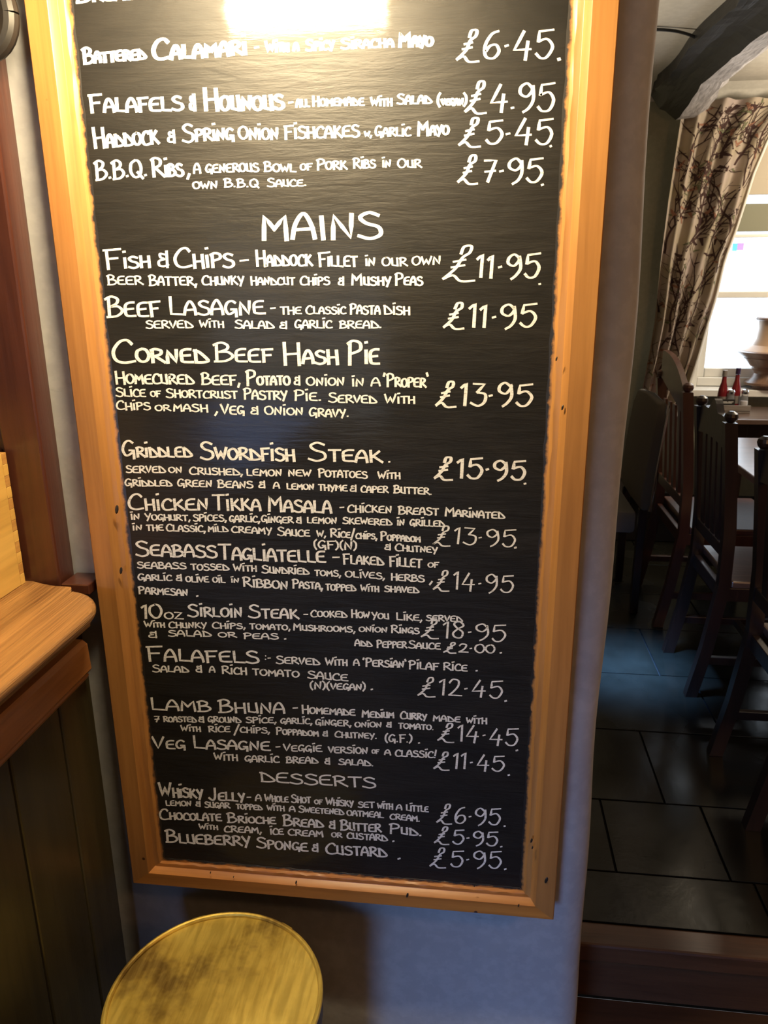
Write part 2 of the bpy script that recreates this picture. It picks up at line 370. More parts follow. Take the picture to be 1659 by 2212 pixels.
# dark door casing left of the board
structure(obj('trim_4', bx(-0.535, -0.467, 0.004, WY, 0.0, 2.56, 0.004), M['casing']), 'dark red-brown wooden post on the wall left of the menu board')
structure(obj('trim_5', bx(-0.68, -0.537, 0.012, WY, 0.0, 2.56, 0.004), M['casing']))
# street window behind the photographer
w2 = thing('window_2', None, None)
w2['kind'] = 'structure'
for a in ((-1.3, -1.24, 0.8, 1.9), (-0.26, -0.2, 0.8, 1.9), (-1.24, -0.26, 0.8, 0.86), (-1.24, -0.26, 1.84, 1.9), (-0.77, -0.73, 0.86, 1.84)):
    obj('window_frame', bx(a[0], a[1], -3.08, -3.02, a[2], a[3], 0.004), M['white_paint'], w2)
obj('pane', bx(-1.24, -0.26, -3.052, -3.048, 0.86, 1.84), M['glass'], w2)
#@@OBJECTS
# ================================================================== THE MENU BOARD
HW, ZB, ZT = 0.40, 0.502, 2.20               # half width, bottom and top of the frame (front face y = 0)
BY = 0.018                                   # face of the blackboard
menu = thing('menu_board', 'tall black menu board in a pine frame, hand-lettered with mains and prices', 'menu board', (0, WY, ZB))
menu_off = Vector((0, WY, ZB))
def pch(name, bm, m, parent=menu, off=menu_off, smooth=False):
    """child mesh built in world coordinates"""
    for v in bm.verts: v.co -= off
    return obj(name, bm, m, parent, smooth)
pch('blackboard', bx(-HW+0.05, HW-0.05, BY, BY+0.006, ZB+0.04, ZT-0.04), M['board'])
PROF = [(0.0, WY-0.0005), (0.0, 0.0018), (0.0018, 0.0), (0.0340, 0.0), (0.0348, 0.0006), (0.0428, 0.0120), (0.0438, 0.0125), (0.0515, 0.0129), (0.0522, 0.0133), (0.0556, 0.0168), (0.0625, 0.0178), (0.0640, BY+0.002), (0.0640, WY-0.0005)]
def rail(a, b, inx, inz, m, sc=1.0, sa=1.0):
    """mitred frame rail from corner a to corner b (x, z); (inx, inz) points to the board"""
    bm = bmesh.new(); uvl = bm.loops.layers.uv.new('profile'); d = (Vector(b)-Vector(a)).normalized(); N = 60
    rings = []
    for i in range(N+1):
        ring = []
        for u, y in PROF:
            s = Vector(a) + d*u*sa; e = Vector(b) - d*u
            p = s.lerp(e, i/N) + Vector((inx, inz))*u*sc
            wob = 0.0
            if u > 0.0495: wob = 0.0009*math.sin(i*2.1+u*400) + random.uniform(-0.0006, 0.0006)
            ring.append((bm.verts.new((p.x+inx*wob-menu_off.x, y-menu_off.y, p.y+inz*wob-menu_off.z)), u))
        rings.append(ring)
    n = len(PROF)
    for A, B in zip(rings, rings[1:]):
        for k in range(n):
            q = [A[k], A[(k+1) % n], B[(k+1) % n], B[k]]
            f = bm.faces.new([t[0] for t in q])
            for l, t in zip(f.loops, q): l[uvl].uv = (t[1], 0)
    for ring in (rings[0], rings[-1]): bm.faces.new([t[0] for t in ring])
    return obj('frame_rail', bm, m, menu, True)
rail((-HW, ZB), (-HW, ZT), 1, 0, M['stile'], 1.0, 0.8)
rail((HW, ZB), (HW, ZT), -1, 0, M['stile'], 1.0, 0.8)
rail((-HW, ZB), (HW, ZB), 0, 1, M['rail'], 0.80)
rail((-HW, ZT), (HW, ZT), 0, -1, M['rail'])

# --- pen lettering -------------------------------------------------
G = {
'A': (.78, 'c 0,0 .1,.55 .32,.97 .5,.95 .68,.5 .74,0|l .1,.36 .74,.4'),
'B': (.80, 'l .12,.98 .1,.02|c -.04,.9 .3,1.04 .6,.9 .55,.68 .2,.52|c .2,.52 .6,.52 .8,.28 .5,.04 -.02,0'),
'C': (.80, 'c .78,.82 .6,1 .3,.9 .06,.5 .14,.12 .42,0 .85,.08'),
'D': (.88, 'l .12,.95 .14,.03|c 0,.92 .35,.8 .86,.28 .84,.1 .5,.02 .06,.02'),
'E': (.78, 'c .76,.97 .4,.96 .12,.78 .08,.3 .2,.06 .8,.04|l .1,.50 .66,.54'),
'F': (.74, 'l .13,.95 .14,-.04|l 0,.95 .78,1.0|l .14,.5 .62,.53'),
'G': (.82, 'c .74,.86 .5,1 .22,.86 .05,.45 .2,.1 .45,.12 .7,.32|l .42,.4 .76,.4 .74,-.12'),
'H': (.80, 'l .1,1 .12,-.02|l .72,.97 .74,-.04|l .1,.46 .76,.5'),
'I': (.30, 'l .15,.9 .15,0'),
'J': (.66, 'c .52,1 .5,.3 .36,.02 .15,.05 0,.2'),
'K': (.82, 'l .12,1 .12,0|l .68,.96 .14,.42|l .3,.5 .86,.0'),
'L': (.70, 'l .1,1 .1,.06 .72,.02'),
'M': (.96, 'l .08,0 .14,.98 .46,.42|l .46,.42 .82,.98 .88,-.02'),
'N': (.84, 'l .1,0 .12,.95 .68,.05 .74,1'),
'O': (.84, 'c .42,.95 .12,.78 .05,.35 .3,.03 .64,.1 .82,.5 .66,.88 .4,.96'),
'P': (.76, 'l .14,.95 .12,-.04|c 0,.88 .3,1.02 .66,.92 .66,.62 .16,.44'),
'Q': (.86, 'c .42,.95 .12,.78 .05,.35 .3,.03 .64,.1 .82,.5 .66,.88 .4,.96|l .5,.3 .9,-.08'),
'R': (.84, 'l .12,.95 .12,0|c 0,.9 .3,1.02 .66,.9 .6,.62 .16,.46|l .3,.46 .9,0'),
'S': (.80, 'c .74,.9 .4,1.02 .12,.84 .3,.6 .7,.44 .74,.14 .4,-.02 0,.1'),
'T': (.78, 'l .40,.95 .40,0|l 0,.95 .82,.98'),
'U': (.76, 'l .08,.95 .1,.12 .5,.04 .64,.1|l .62,.98 .68,0'),
'V': (.74, 'l .02,.98 .34,.02 .74,1'),
'W': (1.02, 'l .02,.98 .24,.03 .50,.72 .68,.03 1.0,1'),
'X': (.76, 'l .05,.95 .72,0|l .72,.95 .05,0'),
'Y': (.76, 'l .04,.98 .36,.46|l .76,1 .28,-.16'),
'Z': (.80, 'l .05,.95 .74,.95 .05,.04 .85,.04'),
'0': (.80, 'c .42,.98 .1,.8 .05,.35 .3,.0 .62,.08 .78,.5 .64,.9 .4,.99'),
'1': (.42, 'l .05,.78 .32,1 .26,0'),
'2': (.78, 'c .08,.78 .3,1 .62,.92 .6,.6 .34,.25 .05,.02|l .05,.03 .82,.02'),
'3': (.74, 'l .12,.98 .7,.96 .34,.58|c .34,.58 .74,.5 .74,.15 .4,-.04 .02,.1'),
'4': (.86, 'l .5,1 .05,.30 .82,.34|l .66,.62 .56,-.06'),
'5': (.86, 'l .88,1.02 .24,.95 .18,.58|c .18,.58 .6,.68 .84,.4 .62,.03 .3,-.02 .08,.14'),
'6': (.76, 'c .7,.98 .35,.86 .08,.45 .12,.06 .45,0 .72,.24 .6,.48 .3,.44 .12,.26'),
'7': (.70, 'l .1,.92 .72,.94 .3,-.02|l .14,.42 .70,.48'),
'8': (.76, 'c .68,.85 .42,1 .14,.84 .3,.6 .66,.36 .56,.03 .2,.03 .1,.26 .4,.55 .66,.72 .68,.86'),
'9': (.80, 'c .68,.82 .42,1 .12,.86 .1,.62 .4,.5 .66,.7 .7,.86|c .7,.9 .74,.4 .52,.08 .26,-.08'),
'£': (1.12, 'c .56,.80 .66,1.04 .88,1.06 .86,.84 .6,.66 .4,.3 0,-.06|c 0,-.06 .3,.06 .55,-.14 1.02,-.12|l .30,.52 .72,.60|l .24,.33 .70,.41'),
'&': (.62, 'c .42,.78 .14,.84 .14,.6 .34,.48 .04,.36 .02,.08 .3,.02 .56,.14|l .5,1 .5,-.05'),
'.': (.28, 'l .06,.06 .18,.08'), ',': (.30, 'l .18,.12 .02,-.22'), '-': (.55, 'l .08,.46 .46,.5'),
'·': (.40, 'l .1,.42 .26,.46'), "'": (.22, 'l .14,1.12 .06,.88'), '`': (.22, 'l .04,1.12 .14,.88'),
'(': (.36, 'c .34,1.12 .1,.8 .08,.25 .3,-.12'), ')': (.36, 'c .02,1.12 .26,.8 .26,.25 .02,-.12'),
'/': (.45, 'l .45,1.1 0,-.25'), ':': (.25, 'l .1,.2 .16,.22|l .14,.66 .2,.68'), '!': (.34, 'l .26,1.15 .14,.3|l .06,.02 .12,.04'), ' ': (.42, ''),
}
GL = {}
for k, (w_, s_) in G.items():
    L = []
    for st in s_.split('|'):
        if st:
            t = st.split(); L.append((t[0], [tuple(map(float, q.split(','))) for q in t[1:]]))
    GL[k] = (w_, L)
VPX, VPY = 865.0, 6561.0
def ribbon(bm, pts, wa, wb, dep):
    """chisel-nib stroke, pts in photo pixels; laid on the face of the board"""
    n = len(pts)
    Lf, Rt = [], []
    for i in range(n):
        a = pts[max(i-1, 0)]; b = pts[min(i+1, n-1)]
        dx, dy = b[0]-a[0], b[1]-a[1]; l = math.hypot(dx, dy) or 1e-6; nx, ny = -dy/l, dx/l
        h = 0.5*math.sqrt((wa*nx)**2 + (wb*ny)**2)
        px, py = pts[i]
        if i == 0: px -= dx/l*h*.5; py -= dy/l*h*.5
        if i == n-1: px += dx/l*h*.5; py += dy/l*h*.5
        for s, T in ((1, Lf), (-1, Rt)):
            p = at(px+nx*h*s, py+ny*h*s, 1, BY-dep); T.append(bm.verts.new(p-menu_off))
    for i in range(n-1):
        try: bm.faces.new((Lf[i], Lf[i+1], Rt[i+1], Rt[i]))
        except ValueError: pass
def write(bm, text, x0, y0, x1, y1, H, sr=0.72, wt=None, price=False):
    if not price and not wt: H *= 0.88 + 0.12*max(0.0, min(1.0, (H-19)/11.0))
    adv = 0; items = []
    for ch in text:
        small = ch.islower(); g = GL[ch.upper()] if ch.upper() in GL else GL[' ']
        s = sr if small else 1.0
        items.append((ch, g, s, adv)); adv += (g[0]+(0.10 if not price else 0.12))*s
    adv -= 0.1*items[-1][2]
    L = math.hypot(x1-x0, y1-y0); ex, ey = (x1-x0)/L, (y1-y0)/L
    ux, uy = (x0-VPX), (y0-VPY); ul = math.hypot(ux, uy); ux /= ul; uy /= ul
    sx = 1.0
    bloom = 1.0 + max(0.0, min(1.0, (330-y0)/230.0))*0.45
    w = (wt if wt else max(3.1, min(8.5, 2.1+H*0.118)))*(bloom if not price else 1+(bloom-1)*0.4)
    if price: w = 6.3 if H > 40 else 4.1
    if L > 14:
        ins = 0.42*w; x0 += ex*ins; y0 += ey*ins; L -= 2*ins
    sx = L/adv
    for k, (ch, (gw, strokes), s, a) in enumerate(items):
        jy = random.uniform(-.035, .035); js = random.uniform(.96, 1.05)
        for ty, p in strokes:
            q = [(x+random.uniform(-.02, .02), (y*js+jy)) for x, y in p]
            if ty == 'c' or len(q) > 2: q = crom(q, 5) if ty == 'c' else q
            if ty == 'l':                     # straight strokes: subdivide, slight bow
                z = []
                for (ax, ay), (bx_, by_) in zip(q, q[1:]):
                    for t in (0, .5): z.append((ax+(bx_-ax)*t, ay+(by_-ay)*t))
                z.append(q[-1]); q = z
            P = []
            for x, y in q:
                X = (a + x*s)*sx; Y = y*s*H
                P.append((x0+ex*X+ux*Y, y0+ey*X+uy*Y))
            ribbon(bm, P, w*(1.0 if not price else 1.15), w*(0.66 if not price else 0.68), 0.0004+0.00001*random.randint(0, 25))
        if ch == 'i':                         # dotted small capitals
            X = (a+0.15*s)*sx; Y = H*(s+0.30)
            cx, cy = x0+ex*X+ux*Y, y0+ey*X+uy*Y
            ribbon(bm, [(cx-2.2, cy+.6), (cx+3.0, cy-.4)], w*.8, w*.7, 0.0005)
LINES = [
('E', [('Bread', 162,5, 300,-3, 30)]),
('T', [('Battered', 178,138, 318,127, 32, .68), ('Calamari', 327,130, 538,116, 42, .66), ('-', 546,112, 564,111, 22), ('With a', 572,112, 648,109, 24, .75), ('Spicy', 658,109, 724,106, 24, .75), ('Siracha', 734,105, 853,101, 23, .8), ('Mayo', 858,102, 938,98, 30, .66)]),
('P', [('£6·45', 985,124, 1197,126, 57), ('.', 1204,131, 1212,130, 40)]),
('T', [('Falafels', 191,243, 399,238, 37, .78), ('&', 409,238, 426,238, 34), ('Hounous', 437,238, 617,236, 46, .66), ('-', 620,232, 637,231, 24), ('all', 638,231, 671,230, 22, .8), ('Homemade', 673,229, 789,227, 22, .8), ('With', 799,229, 849,228, 21, .8), ('Salad', 856,225, 934,223, 22, .85), ('(vegan)', 942,227, 1011,226, 25, .55)]),
('P', [('£4.95', 1003,239, 1200,238, 57)]),
('T', [('Haddock', 200,320, 346,310, 42, .66), ('&', 362,307, 382,307, 27), ('Spring', 392,306, 508,301, 36, .68), ('Onion', 513,301, 604,300, 29, .82), ('Fishcakes', 612,300, 779,295, 29, .85), ('w,', 786,295, 806,295, 18, .7), ('Garlic', 808,295, 889,293, 23, .85), ('Mayo', 899,293, 972,290, 31, .62)]),
('P', [('£5·45', 990,309, 1196,310, 50), ('.', 1186,318, 1194,316, 36)]),
('T', [('B.B.Q.', 205,390, 322,380, 38), ('Ribs', 326,381, 399,380, 41, .62), (',', 404,380, 413,380, 32), ('A generous', 417,374, 561,370, 23, .85), ('Bowl', 569,371, 641,371, 22, .85), ('of', 647,368, 676,367, 19, .8), ('Pork', 683,366, 751,365, 24, .8), ('Ribs', 761,363, 813,363, 23, .8), ('in', 824,361, 846,360, 20, .85), ('Our', 857,362, 912,361, 21, .85)]),
('T', [('own', 415,408, 472,407, 20, .85), ('B.B.Q', 483,405, 560,404, 20), ('Sauce.', 576,403, 664,402, 19, .85)]),
('P', [('£7·95', 987,391, 1174,394, 49), ('.', 1168,403, 1176,401, 36)]),
('M', [('MAINS', 560,517, 829,515, 53)]),
('T', [('Fish', 224,580, 328,577, 40, .58), ('&', 341,577, 369,577, 32), ('Chips', 375,579, 509,576, 42, .68), ('-', 514,577, 544,576, 28), ('Haddock', 551,574, 677,574, 32, .7), ('Fillet', 686,575, 774,576, 29, .76), ('in', 787,574, 812,574, 22, .8), ('Our', 823,574, 881,574, 21, .9), ('Own', 888,573, 954,571, 21, .95)]),
('T', [('Beer', 231,615, 310,615, 22, .88), ('Batter,', 321,616, 429,616, 23, .85), ('Chunky', 435,615, 529,615, 22, .88), ('Handcut', 540,615, 639,615, 20, .88), ('Chips', 647,615, 714,615, 21, .85), ('&', 730,615, 746,615, 20), ('Mushy', 757,616, 846,616, 26, .7), ('Peas', 851,616, 915,616, 26, .7)]),
('P', [('£', 955,600, 1036,600, 62), ('11·95', 1026,600, 1169,597, 48), ('.', 1162,616, 1170,616, 34)]),
('T', [('Beef', 230,686, 350,682, 42, .76), ('Lasagne', 363,681, 575,679, 38, .78), ('-', 581,677, 600,677, 24), ('the', 604,678, 653,678, 20, .85), ('Classic', 659,678, 749,678, 20, .82), ('Pasta', 754,678, 823,678, 23, .82), ('Dish', 827,679, 887,679, 22, .88)]),
('T', [('served', 314,709, 418,708, 20, .88), ('With', 430,707, 485,707, 17, .9), ('Salad', 506,709, 593,709, 20, .9), ('&', 604,709, 623,709, 18), ('Garlic', 635,709, 719,709, 20, .9), ('bread.', 732,709, 827,709, 20, .88)]),
('P', [('£11·95', 956,705, 1161,706, 48)]),
('T', [('Corned', 240,782, 453,784, 50, .58), ('Beef', 462,782, 593,782, 41, .68), ('Hash', 608,786, 734,785, 46, .62), ('Pie', 748,785, 823,786, 48, .66)]),
('T', [('Homecured', 247,828, 421,830, 28, .74), ('Beef,', 434,831, 523,831, 26, .85), ('Potato', 530,831, 629,831, 31, .6), ('&', 635,831, 651,831, 21), ('Onion', 660,832, 746,833, 21, .9), ('in', 758,834, 788,834, 21, .85), ('A', 800,834, 823,834, 19), ("'Proper`", 826,835, 928,836, 27, .72)]),
('T', [('Slice', 249,856, 317,857, 21, .82), ('of', 324,856, 349,857, 17, .8), ('Shortcrust', 357,858, 515,861, 21, .82), ('Pastry', 525,862, 622,863, 24, .82), ('Pie.', 634,864, 697,866, 23, .8), ('Served', 708,869, 815,871, 21, .85), ('With', 829,871, 898,871, 22, .75)]),
('T', [('Chips', 250,885, 327,885, 20, .85), ('or', 334,887, 370,887, 17, .85), ('mash', 373,888, 451,890, 20, .85), (',', 463,892, 473,892, 24), ('Veg', 476,894, 530,896, 23, .85), ('&', 541,894, 561,894, 19), ('Onion', 570,895, 657,897, 20, .9), ('Gravy.', 666,899, 756,901, 21, .85)]),
('P', [('£13·95', 939,874, 1152,876, 47)]),
('T', [('Griddled', 263,987, 417,987, 34, .62), ('Swordfish', 430,991, 640,995, 37, .68), ('Steak', 663,995, 828,999, 37, .68), ('.', 837,999, 846,999, 26)]),
('T', [('served', 271,1021, 359,1021, 19, .85), ('on', 363,1021, 395,1021, 16, .85), ('Crushed,', 408,1025, 527,1026, 18, .88), ('lemon', 531,1027, 611,1028, 18, .86), ('new', 621,1028, 674,1029, 18, .86), ('Potatoes', 686,1030, 795,1033, 19, .85), ('With', 815,1034, 866,1034, 17, .85)]),
('T', [('Griddled', 269,1050, 373,1050, 18, .82), ('Green', 382,1051, 460,1052, 18, .88), ('Beans', 469,1053, 548,1054, 18, .88), ('&', 560,1054, 574,1054, 16), ('A', 589,1055, 606,1055, 14), ('lemon', 618,1056, 680,1058, 17, .8), ('thyme', 686,1059, 752,1061, 17, .85), ('&', 757,1061, 771,1061, 15), ('caper', 778,1063, 840,1064, 17, .88), ('Butter.', 849,1065, 935,1069, 18, .85)]),
('P', [('£15·95', 936,1029, 1138,1036, 41), ('.', 1130,1047, 1139,1046, 30)]),
('T', [('Chicken', 275,1101, 453,1101, 33, .72), ('Tikka', 458,1102, 566,1103, 32, .76), ('Masala', 577,1105, 719,1108, 33, .74), ('-', 731,1105, 747,1105, 20), ('Chicken', 749,1106, 848,1108, 18, .92), ('Breast', 859,1110, 949,1113, 19, .88), ('Marinated', 959,1114, 1091,1121, 21, .72)]),
('T', [('in', 281,1122, 304,1122, 16, .85), ('Yoghurt,', 312,1123, 414,1125, 16, .9), ('spices,', 416,1125, 492,1126, 17, .88), ('garlic,', 494,1127, 564,1128, 17, .88), ('Ginger', 563,1128, 635,1130, 17, .88), ('&', 641,1129, 652,1130, 15), ('lemon', 662,1130, 729,1131, 16, .88), ('skewered', 739,1131, 848,1135, 17, .88), ('in', 856,1134, 875,1135, 16, .85), ('grilled', 884,1135, 961,1138, 17, .88)]),
('T', [('in', 285,1145, 309,1145, 14, .85), ('the', 315,1146, 355,1146, 16, .85), ('Classic,', 358,1147, 447,1149, 17, .85), ('mild', 448,1148, 494,1149, 15, .88), ('creamy', 499,1150, 589,1154, 17, .88), ('Sauce', 598,1156, 671,1159, 19, .82), ('W,', 683,1159, 706,1160, 15), ('Rice/', 712,1160, 768,1162, 20, .7), ('chips,', 767,1163, 817,1165, 16, .82), ('Poppadom', 820,1166, 910,1171, 20, .66)]),
('T', [('(GF)(N)', 676,1184, 773,1188, 19), ('&', 832,1187, 845,1188, 14), ('Chutney', 852,1189, 946,1195, 17, .82)]),
('P', [('£13·95', 934,1172, 1116,1182, 35), ('.', 1110,1186, 1118,1185, 30)]),
('T', [('Seabass', 291,1200, 472,1204, 32, .76), ('Tagliatelle', 471,1207, 706,1216, 33, .76), ('-', 714,1214, 739,1215, 24), ('Flaked', 739,1217, 830,1221, 23, .85), ('Fillet', 839,1222, 913,1226, 23, .85), ('of', 923,1225, 949,1226, 14, .85)]),
('T', [('seabass', 295,1227, 404,1229, 17, .86), ('tossed', 411,1231, 496,1232, 17, .86), ('With', 503,1233, 556,1234, 16, .85), ('Sundried', 564,1237, 669,1241, 19, .8), ('toms,', 678,1243, 739,1245, 16, .86), ('Olives,', 744,1246, 834,1251, 16, .9), ('herbs', 843,1253, 918,1257, 18, .86), (',', 928,1258, 938,1258, 22)]),
('P', [('£14·95', 934,1270, 1111,1281, 36)]),
('T', [('Garlic', 297,1254, 373,1254, 16, .85), ('&', 382,1254, 394,1254, 15), ('olive', 400,1257, 453,1258, 16, .86), ('oil', 458,1258, 488,1259, 15, .86), ('in', 498,1258, 518,1259, 12, .86), ('Ribbon', 523,1266, 624,1273, 22, .85), ('Pasta,', 630,1269, 700,1273, 20, .75), ('topped', 702,1275, 770,1277, 17, .88), ('With', 778,1277, 820,1278, 15, .85), ('shaved', 829,1278, 906,1281, 16, .86)]),
('T', [('Parmesan', 298,1282, 408,1287, 18, .85), ('.', 423,1290, 431,1289, 24)]),
('T', [('10', 304,1335, 353,1335, 30), ('oz', 354,1336, 397,1337, 19, .85), ('Sirloin', 404,1331, 526,1333, 27, .74), ('Steak', 535,1334, 647,1337, 27, .74), ('-', 653,1334, 669,1335, 18), ('Cooked', 670,1332, 751,1334, 16, .9), ('How', 757,1334, 800,1335, 18, .8), ('You', 801,1336, 842,1337, 15, .9), ('Like,', 854,1339, 915,1341, 17, .85), ('served', 919,1340, 1000,1344, 15, .88)]),
('T', [('With', 311,1354, 358,1355, 15, .75), ('Chunky', 363,1356, 448,1357, 15, .88), ('Chips,', 457,1357, 533,1358, 15, .86), ('tomato,', 538,1359, 630,1361, 15, .86), ('Mushrooms,', 632,1361, 770,1366, 16, .82), ('onion', 774,1364, 838,1366, 14, .88), ('Rings', 843,1366, 907,1369, 18, .75)]),
('P', [('£18·95', 909,1374, 1094,1385, 34)]),
('T', [('&', 321,1377, 343,1377, 15), ('salad', 362,1374, 458,1375, 16, .86), ('or', 470,1376, 512,1377, 14, .86), ('peas', 525,1379, 603,1381, 16, .86), ('.', 613,1382, 621,1382, 22)]),
('T', [('Add', 765,1395, 805,1397, 15, .9), ('Pepper', 812,1398, 880,1400, 17, .85), ('Sauce', 881,1400, 953,1403, 17, .85), ('£2·00', 957,1407, 1071,1411, 20), ('.', 1078,1412, 1086,1412, 24)]),
('T', [('Falafels', 316,1427, 562,1432, 31, .78), (':-', 570,1428, 588,1429, 18), ('Served', 595,1433, 692,1436, 18, .85), ('With', 702,1437, 752,1438, 18, .8), ('A', 762,1437, 778,1438, 15), ("'Persian`", 782,1439, 880,1442, 19, .8), ('Pilaf', 881,1444, 949,1447, 19, .86), ('Rice', 956,1447, 1011,1450, 18, .85), ('.', 1026,1451, 1034,1451, 22)]),
('T', [('Salad', 328,1451, 409,1452, 17, .85), ('&', 423,1451, 439,1452, 17), ('A', 451,1452, 466,1452, 14), ('Rich', 478,1455, 535,1457, 19, .85), ('tomato', 544,1458, 648,1463, 18, .85), ('Sauce', 663,1465, 753,1471, 18, .9)]),
('T', [('(N)(vegan)', 668,1488, 792,1491, 18, .8), ('.', 799,1491, 808,1490, 24)]),
('P', [('£12·45', 901,1499, 1088,1507, 35), ('.', 1089,1517, 1098,1516, 28)]),
('T', [('Lamb', 324,1533, 458,1537, 27, .84), ('Bhuna', 471,1539, 618,1541, 27, .84), ('-', 629,1538, 648,1538, 20), ('Homemade', 650,1540, 769,1546, 19, .78), ('Medium', 780,1549, 853,1551, 18, .78), ('Curry', 863,1552, 923,1555, 18, .8), ('made', 934,1557, 996,1560, 16, .85), ('with', 1006,1562, 1053,1564, 16, .85)]),
('T', [('7', 331,1559, 346,1559, 15), ('roasted', 352,1559, 426,1560, 15, .86), ('&', 430,1559, 442,1560, 14), ('ground', 448,1560, 522,1561, 15, .88), ('spice,', 530,1561, 600,1562, 15, .86), ('garlic,', 605,1563, 677,1564, 15, .86), ('ginger,', 680,1566, 762,1569, 16, .86), ('onion', 765,1570, 826,1571, 14, .86), ('&', 834,1570, 848,1571, 13), ('tomato.', 859,1573, 939,1577, 15, .85)]),
('T', [('With', 390,1579, 435,1580, 14, .8), ('rice', 449,1581, 499,1581, 16, .86), ('/', 506,1584, 518,1584, 20), ('chips,', 517,1582, 586,1584, 15, .86), ('Poppadom', 595,1586, 690,1590, 17, .76), ('&', 698,1590, 709,1590, 13), ('Chutney.', 722,1592, 816,1596, 15, .86), ('(G.F.)', 830,1602, 892,1604, 18), ('.', 902,1606, 910,1606, 22)]),
('P', [('£14·45', 944,1597, 1121,1611, 34), ('.', 1112,1624, 1121,1623, 26)]),
('T', [('Veg', 329,1616, 403,1618, 26, .74), ('Lasagne', 416,1617, 586,1621, 27, .74), ('-', 592,1621, 609,1621, 18), ('Veggie', 611,1622, 697,1624, 17, .86), ('version', 708,1626, 796,1628, 17, .86), ('of', 802,1627, 820,1628, 11, .86), ('a', 831,1630, 844,1631, 14, .86), ('classic!', 852,1633, 945,1637, 17, .86)]),
('P', [('£11·45', 936,1657, 1091,1667, 33), ('.', 1096,1676, 1104,1675, 26)]),
('T', [('With', 461,1641, 515,1643, 17, .82), ('garlic', 528,1645, 605,1647, 17, .86), ('bread', 617,1648, 688,1649, 17, .86), ('&', 701,1650, 715,1651, 15), ('salad.', 730,1651, 809,1655, 16, .86)]),
('D', [('DESSERTS', 560,1688, 814,1703, 21)]),
('T', [('Whisky', 343,1720, 441,1724, 29, .66), ('Jelly', 450,1728, 531,1731, 27, .66), ('-', 530,1730, 546,1731, 20), ('A', 552,1730, 565,1730, 15), ('Whole', 571,1731, 625,1733, 17, .8), ('Shot', 628,1733, 673,1735, 18, .8), ('of', 678,1736, 698,1737, 12, .86), ('Whisky', 703,1738, 765,1742, 17, .8), ('set', 772,1744, 810,1745, 16, .85), ('with', 814,1746, 850,1748, 15, .85), ('A', 855,1749, 870,1750, 13), ('little', 876,1751, 927,1754, 16, .86)]),
('P', [('£6·95', 942,1774, 1083,1783, 34), ('.', 1086,1787, 1095,1786, 24)]),
('T', [('lemon', 357,1740, 415,1741, 14, .86), ('&', 424,1741, 434,1742, 13), ('sugar', 441,1744, 498,1746, 15, .86), ('topped', 509,1747, 568,1750, 14, .86), ('with', 576,1750, 616,1752, 14, .86), ('a', 625,1752, 638,1753, 14, .86), ('Sweetened', 644,1754, 744,1760, 16, .8), ('oatmeal', 748,1761, 830,1767, 15, .86), ('cream.', 841,1769, 909,1775, 15, .86)]),
('T', [('Chocolate', 343,1769, 481,1774, 24, .66), ('Brioche', 490,1776, 598,1780, 22, .68), ('Bread', 610,1783, 700,1788, 24, .74), ('&', 712,1789, 725,1790, 19), ('Butter', 734,1793, 825,1797, 23, .76), ('Pud.', 839,1799, 914,1806, 23, .72)]),
('P', [('£5·95', 937,1819, 1077,1828, 30), ('.', 1079,1831, 1087,1830, 22)]),
('T', [('With', 429,1791, 472,1792, 13, .8), ('cream,', 483,1797, 568,1800, 17, .84), ('ice', 582,1802, 614,1803, 17, .84), ('cream', 621,1804, 700,1808, 17, .84), ('or', 715,1808, 740,1809, 13, .84), ('custard', 748,1811, 838,1817, 17, .84), ('.', 846,1820, 854,1818, 22)]),
('T', [('Blueberry', 357,1819, 543,1828, 28, .72), ('Sponge', 553,1831, 667,1839, 24, .78), ('&', 674,1839, 690,1840, 19), ('Custard', 702,1843, 837,1852, 25, .78), ('.', 858,1858, 867,1856, 24)]),
('P', [('£5·95', 927,1867, 1085,1877, 34), ('.', 1088,1879, 1097,1877, 24)]),
]
SPLIT = []
for kind, runs in LINES:
    SPLIT += [(kind, [r_]) for r_ in runs] if kind == 'P' else [(kind, runs)]
for kind, runs in SPLIT:
    bm = bmesh.new()
    for r_ in runs:
        wt = {'M': 10.0, 'D': 4.8}.get(kind)
        write(bm, *r_, wt=wt, price=(kind == 'P' and len(r_[0]) > 1 or r_[0] == '£'))
        if kind == 'M':                       # serifs of the heading
            pass
    bm.normal_update()
    me = bpy.data.meshes.new('lettering'); 
    for f in bm.faces:
        if f.normal.y > 0: f.normal_flip()
    bm.to_mesh(me); bm.free(); link('lettering', me, M['chalk'], menu)
# little knocks in the frame: dents as dark shallow plugs
for px, py, r in ((253,1100,.0042), (262,1232,.0035), (640,1905,.0022), (880,1933,.0030), (1180,1900,.004), (1120,1955,.0018), (1025,1912,.0018), (1148,1815,.0026), (1150,1830,.0018), (505,1893,.0012), (455,1884,.0014), (1215,880,.0022), (1202,775,.0018)):
    p = at(px, py, 1, 0.0015); kn = bmesh.new(); lathe(kn, [(r*.9, 0), (r, .001), (r*.6, .0022)], (0, 0, 0), 8); r *= 1.0
    for v in kn.verts:
        x, y, z = v.co; v.co = Vector((p.x+x*.75+y*0.35, 0.0012-z, p.z+y*1.9))
    pch('dent', kn, M['black'])

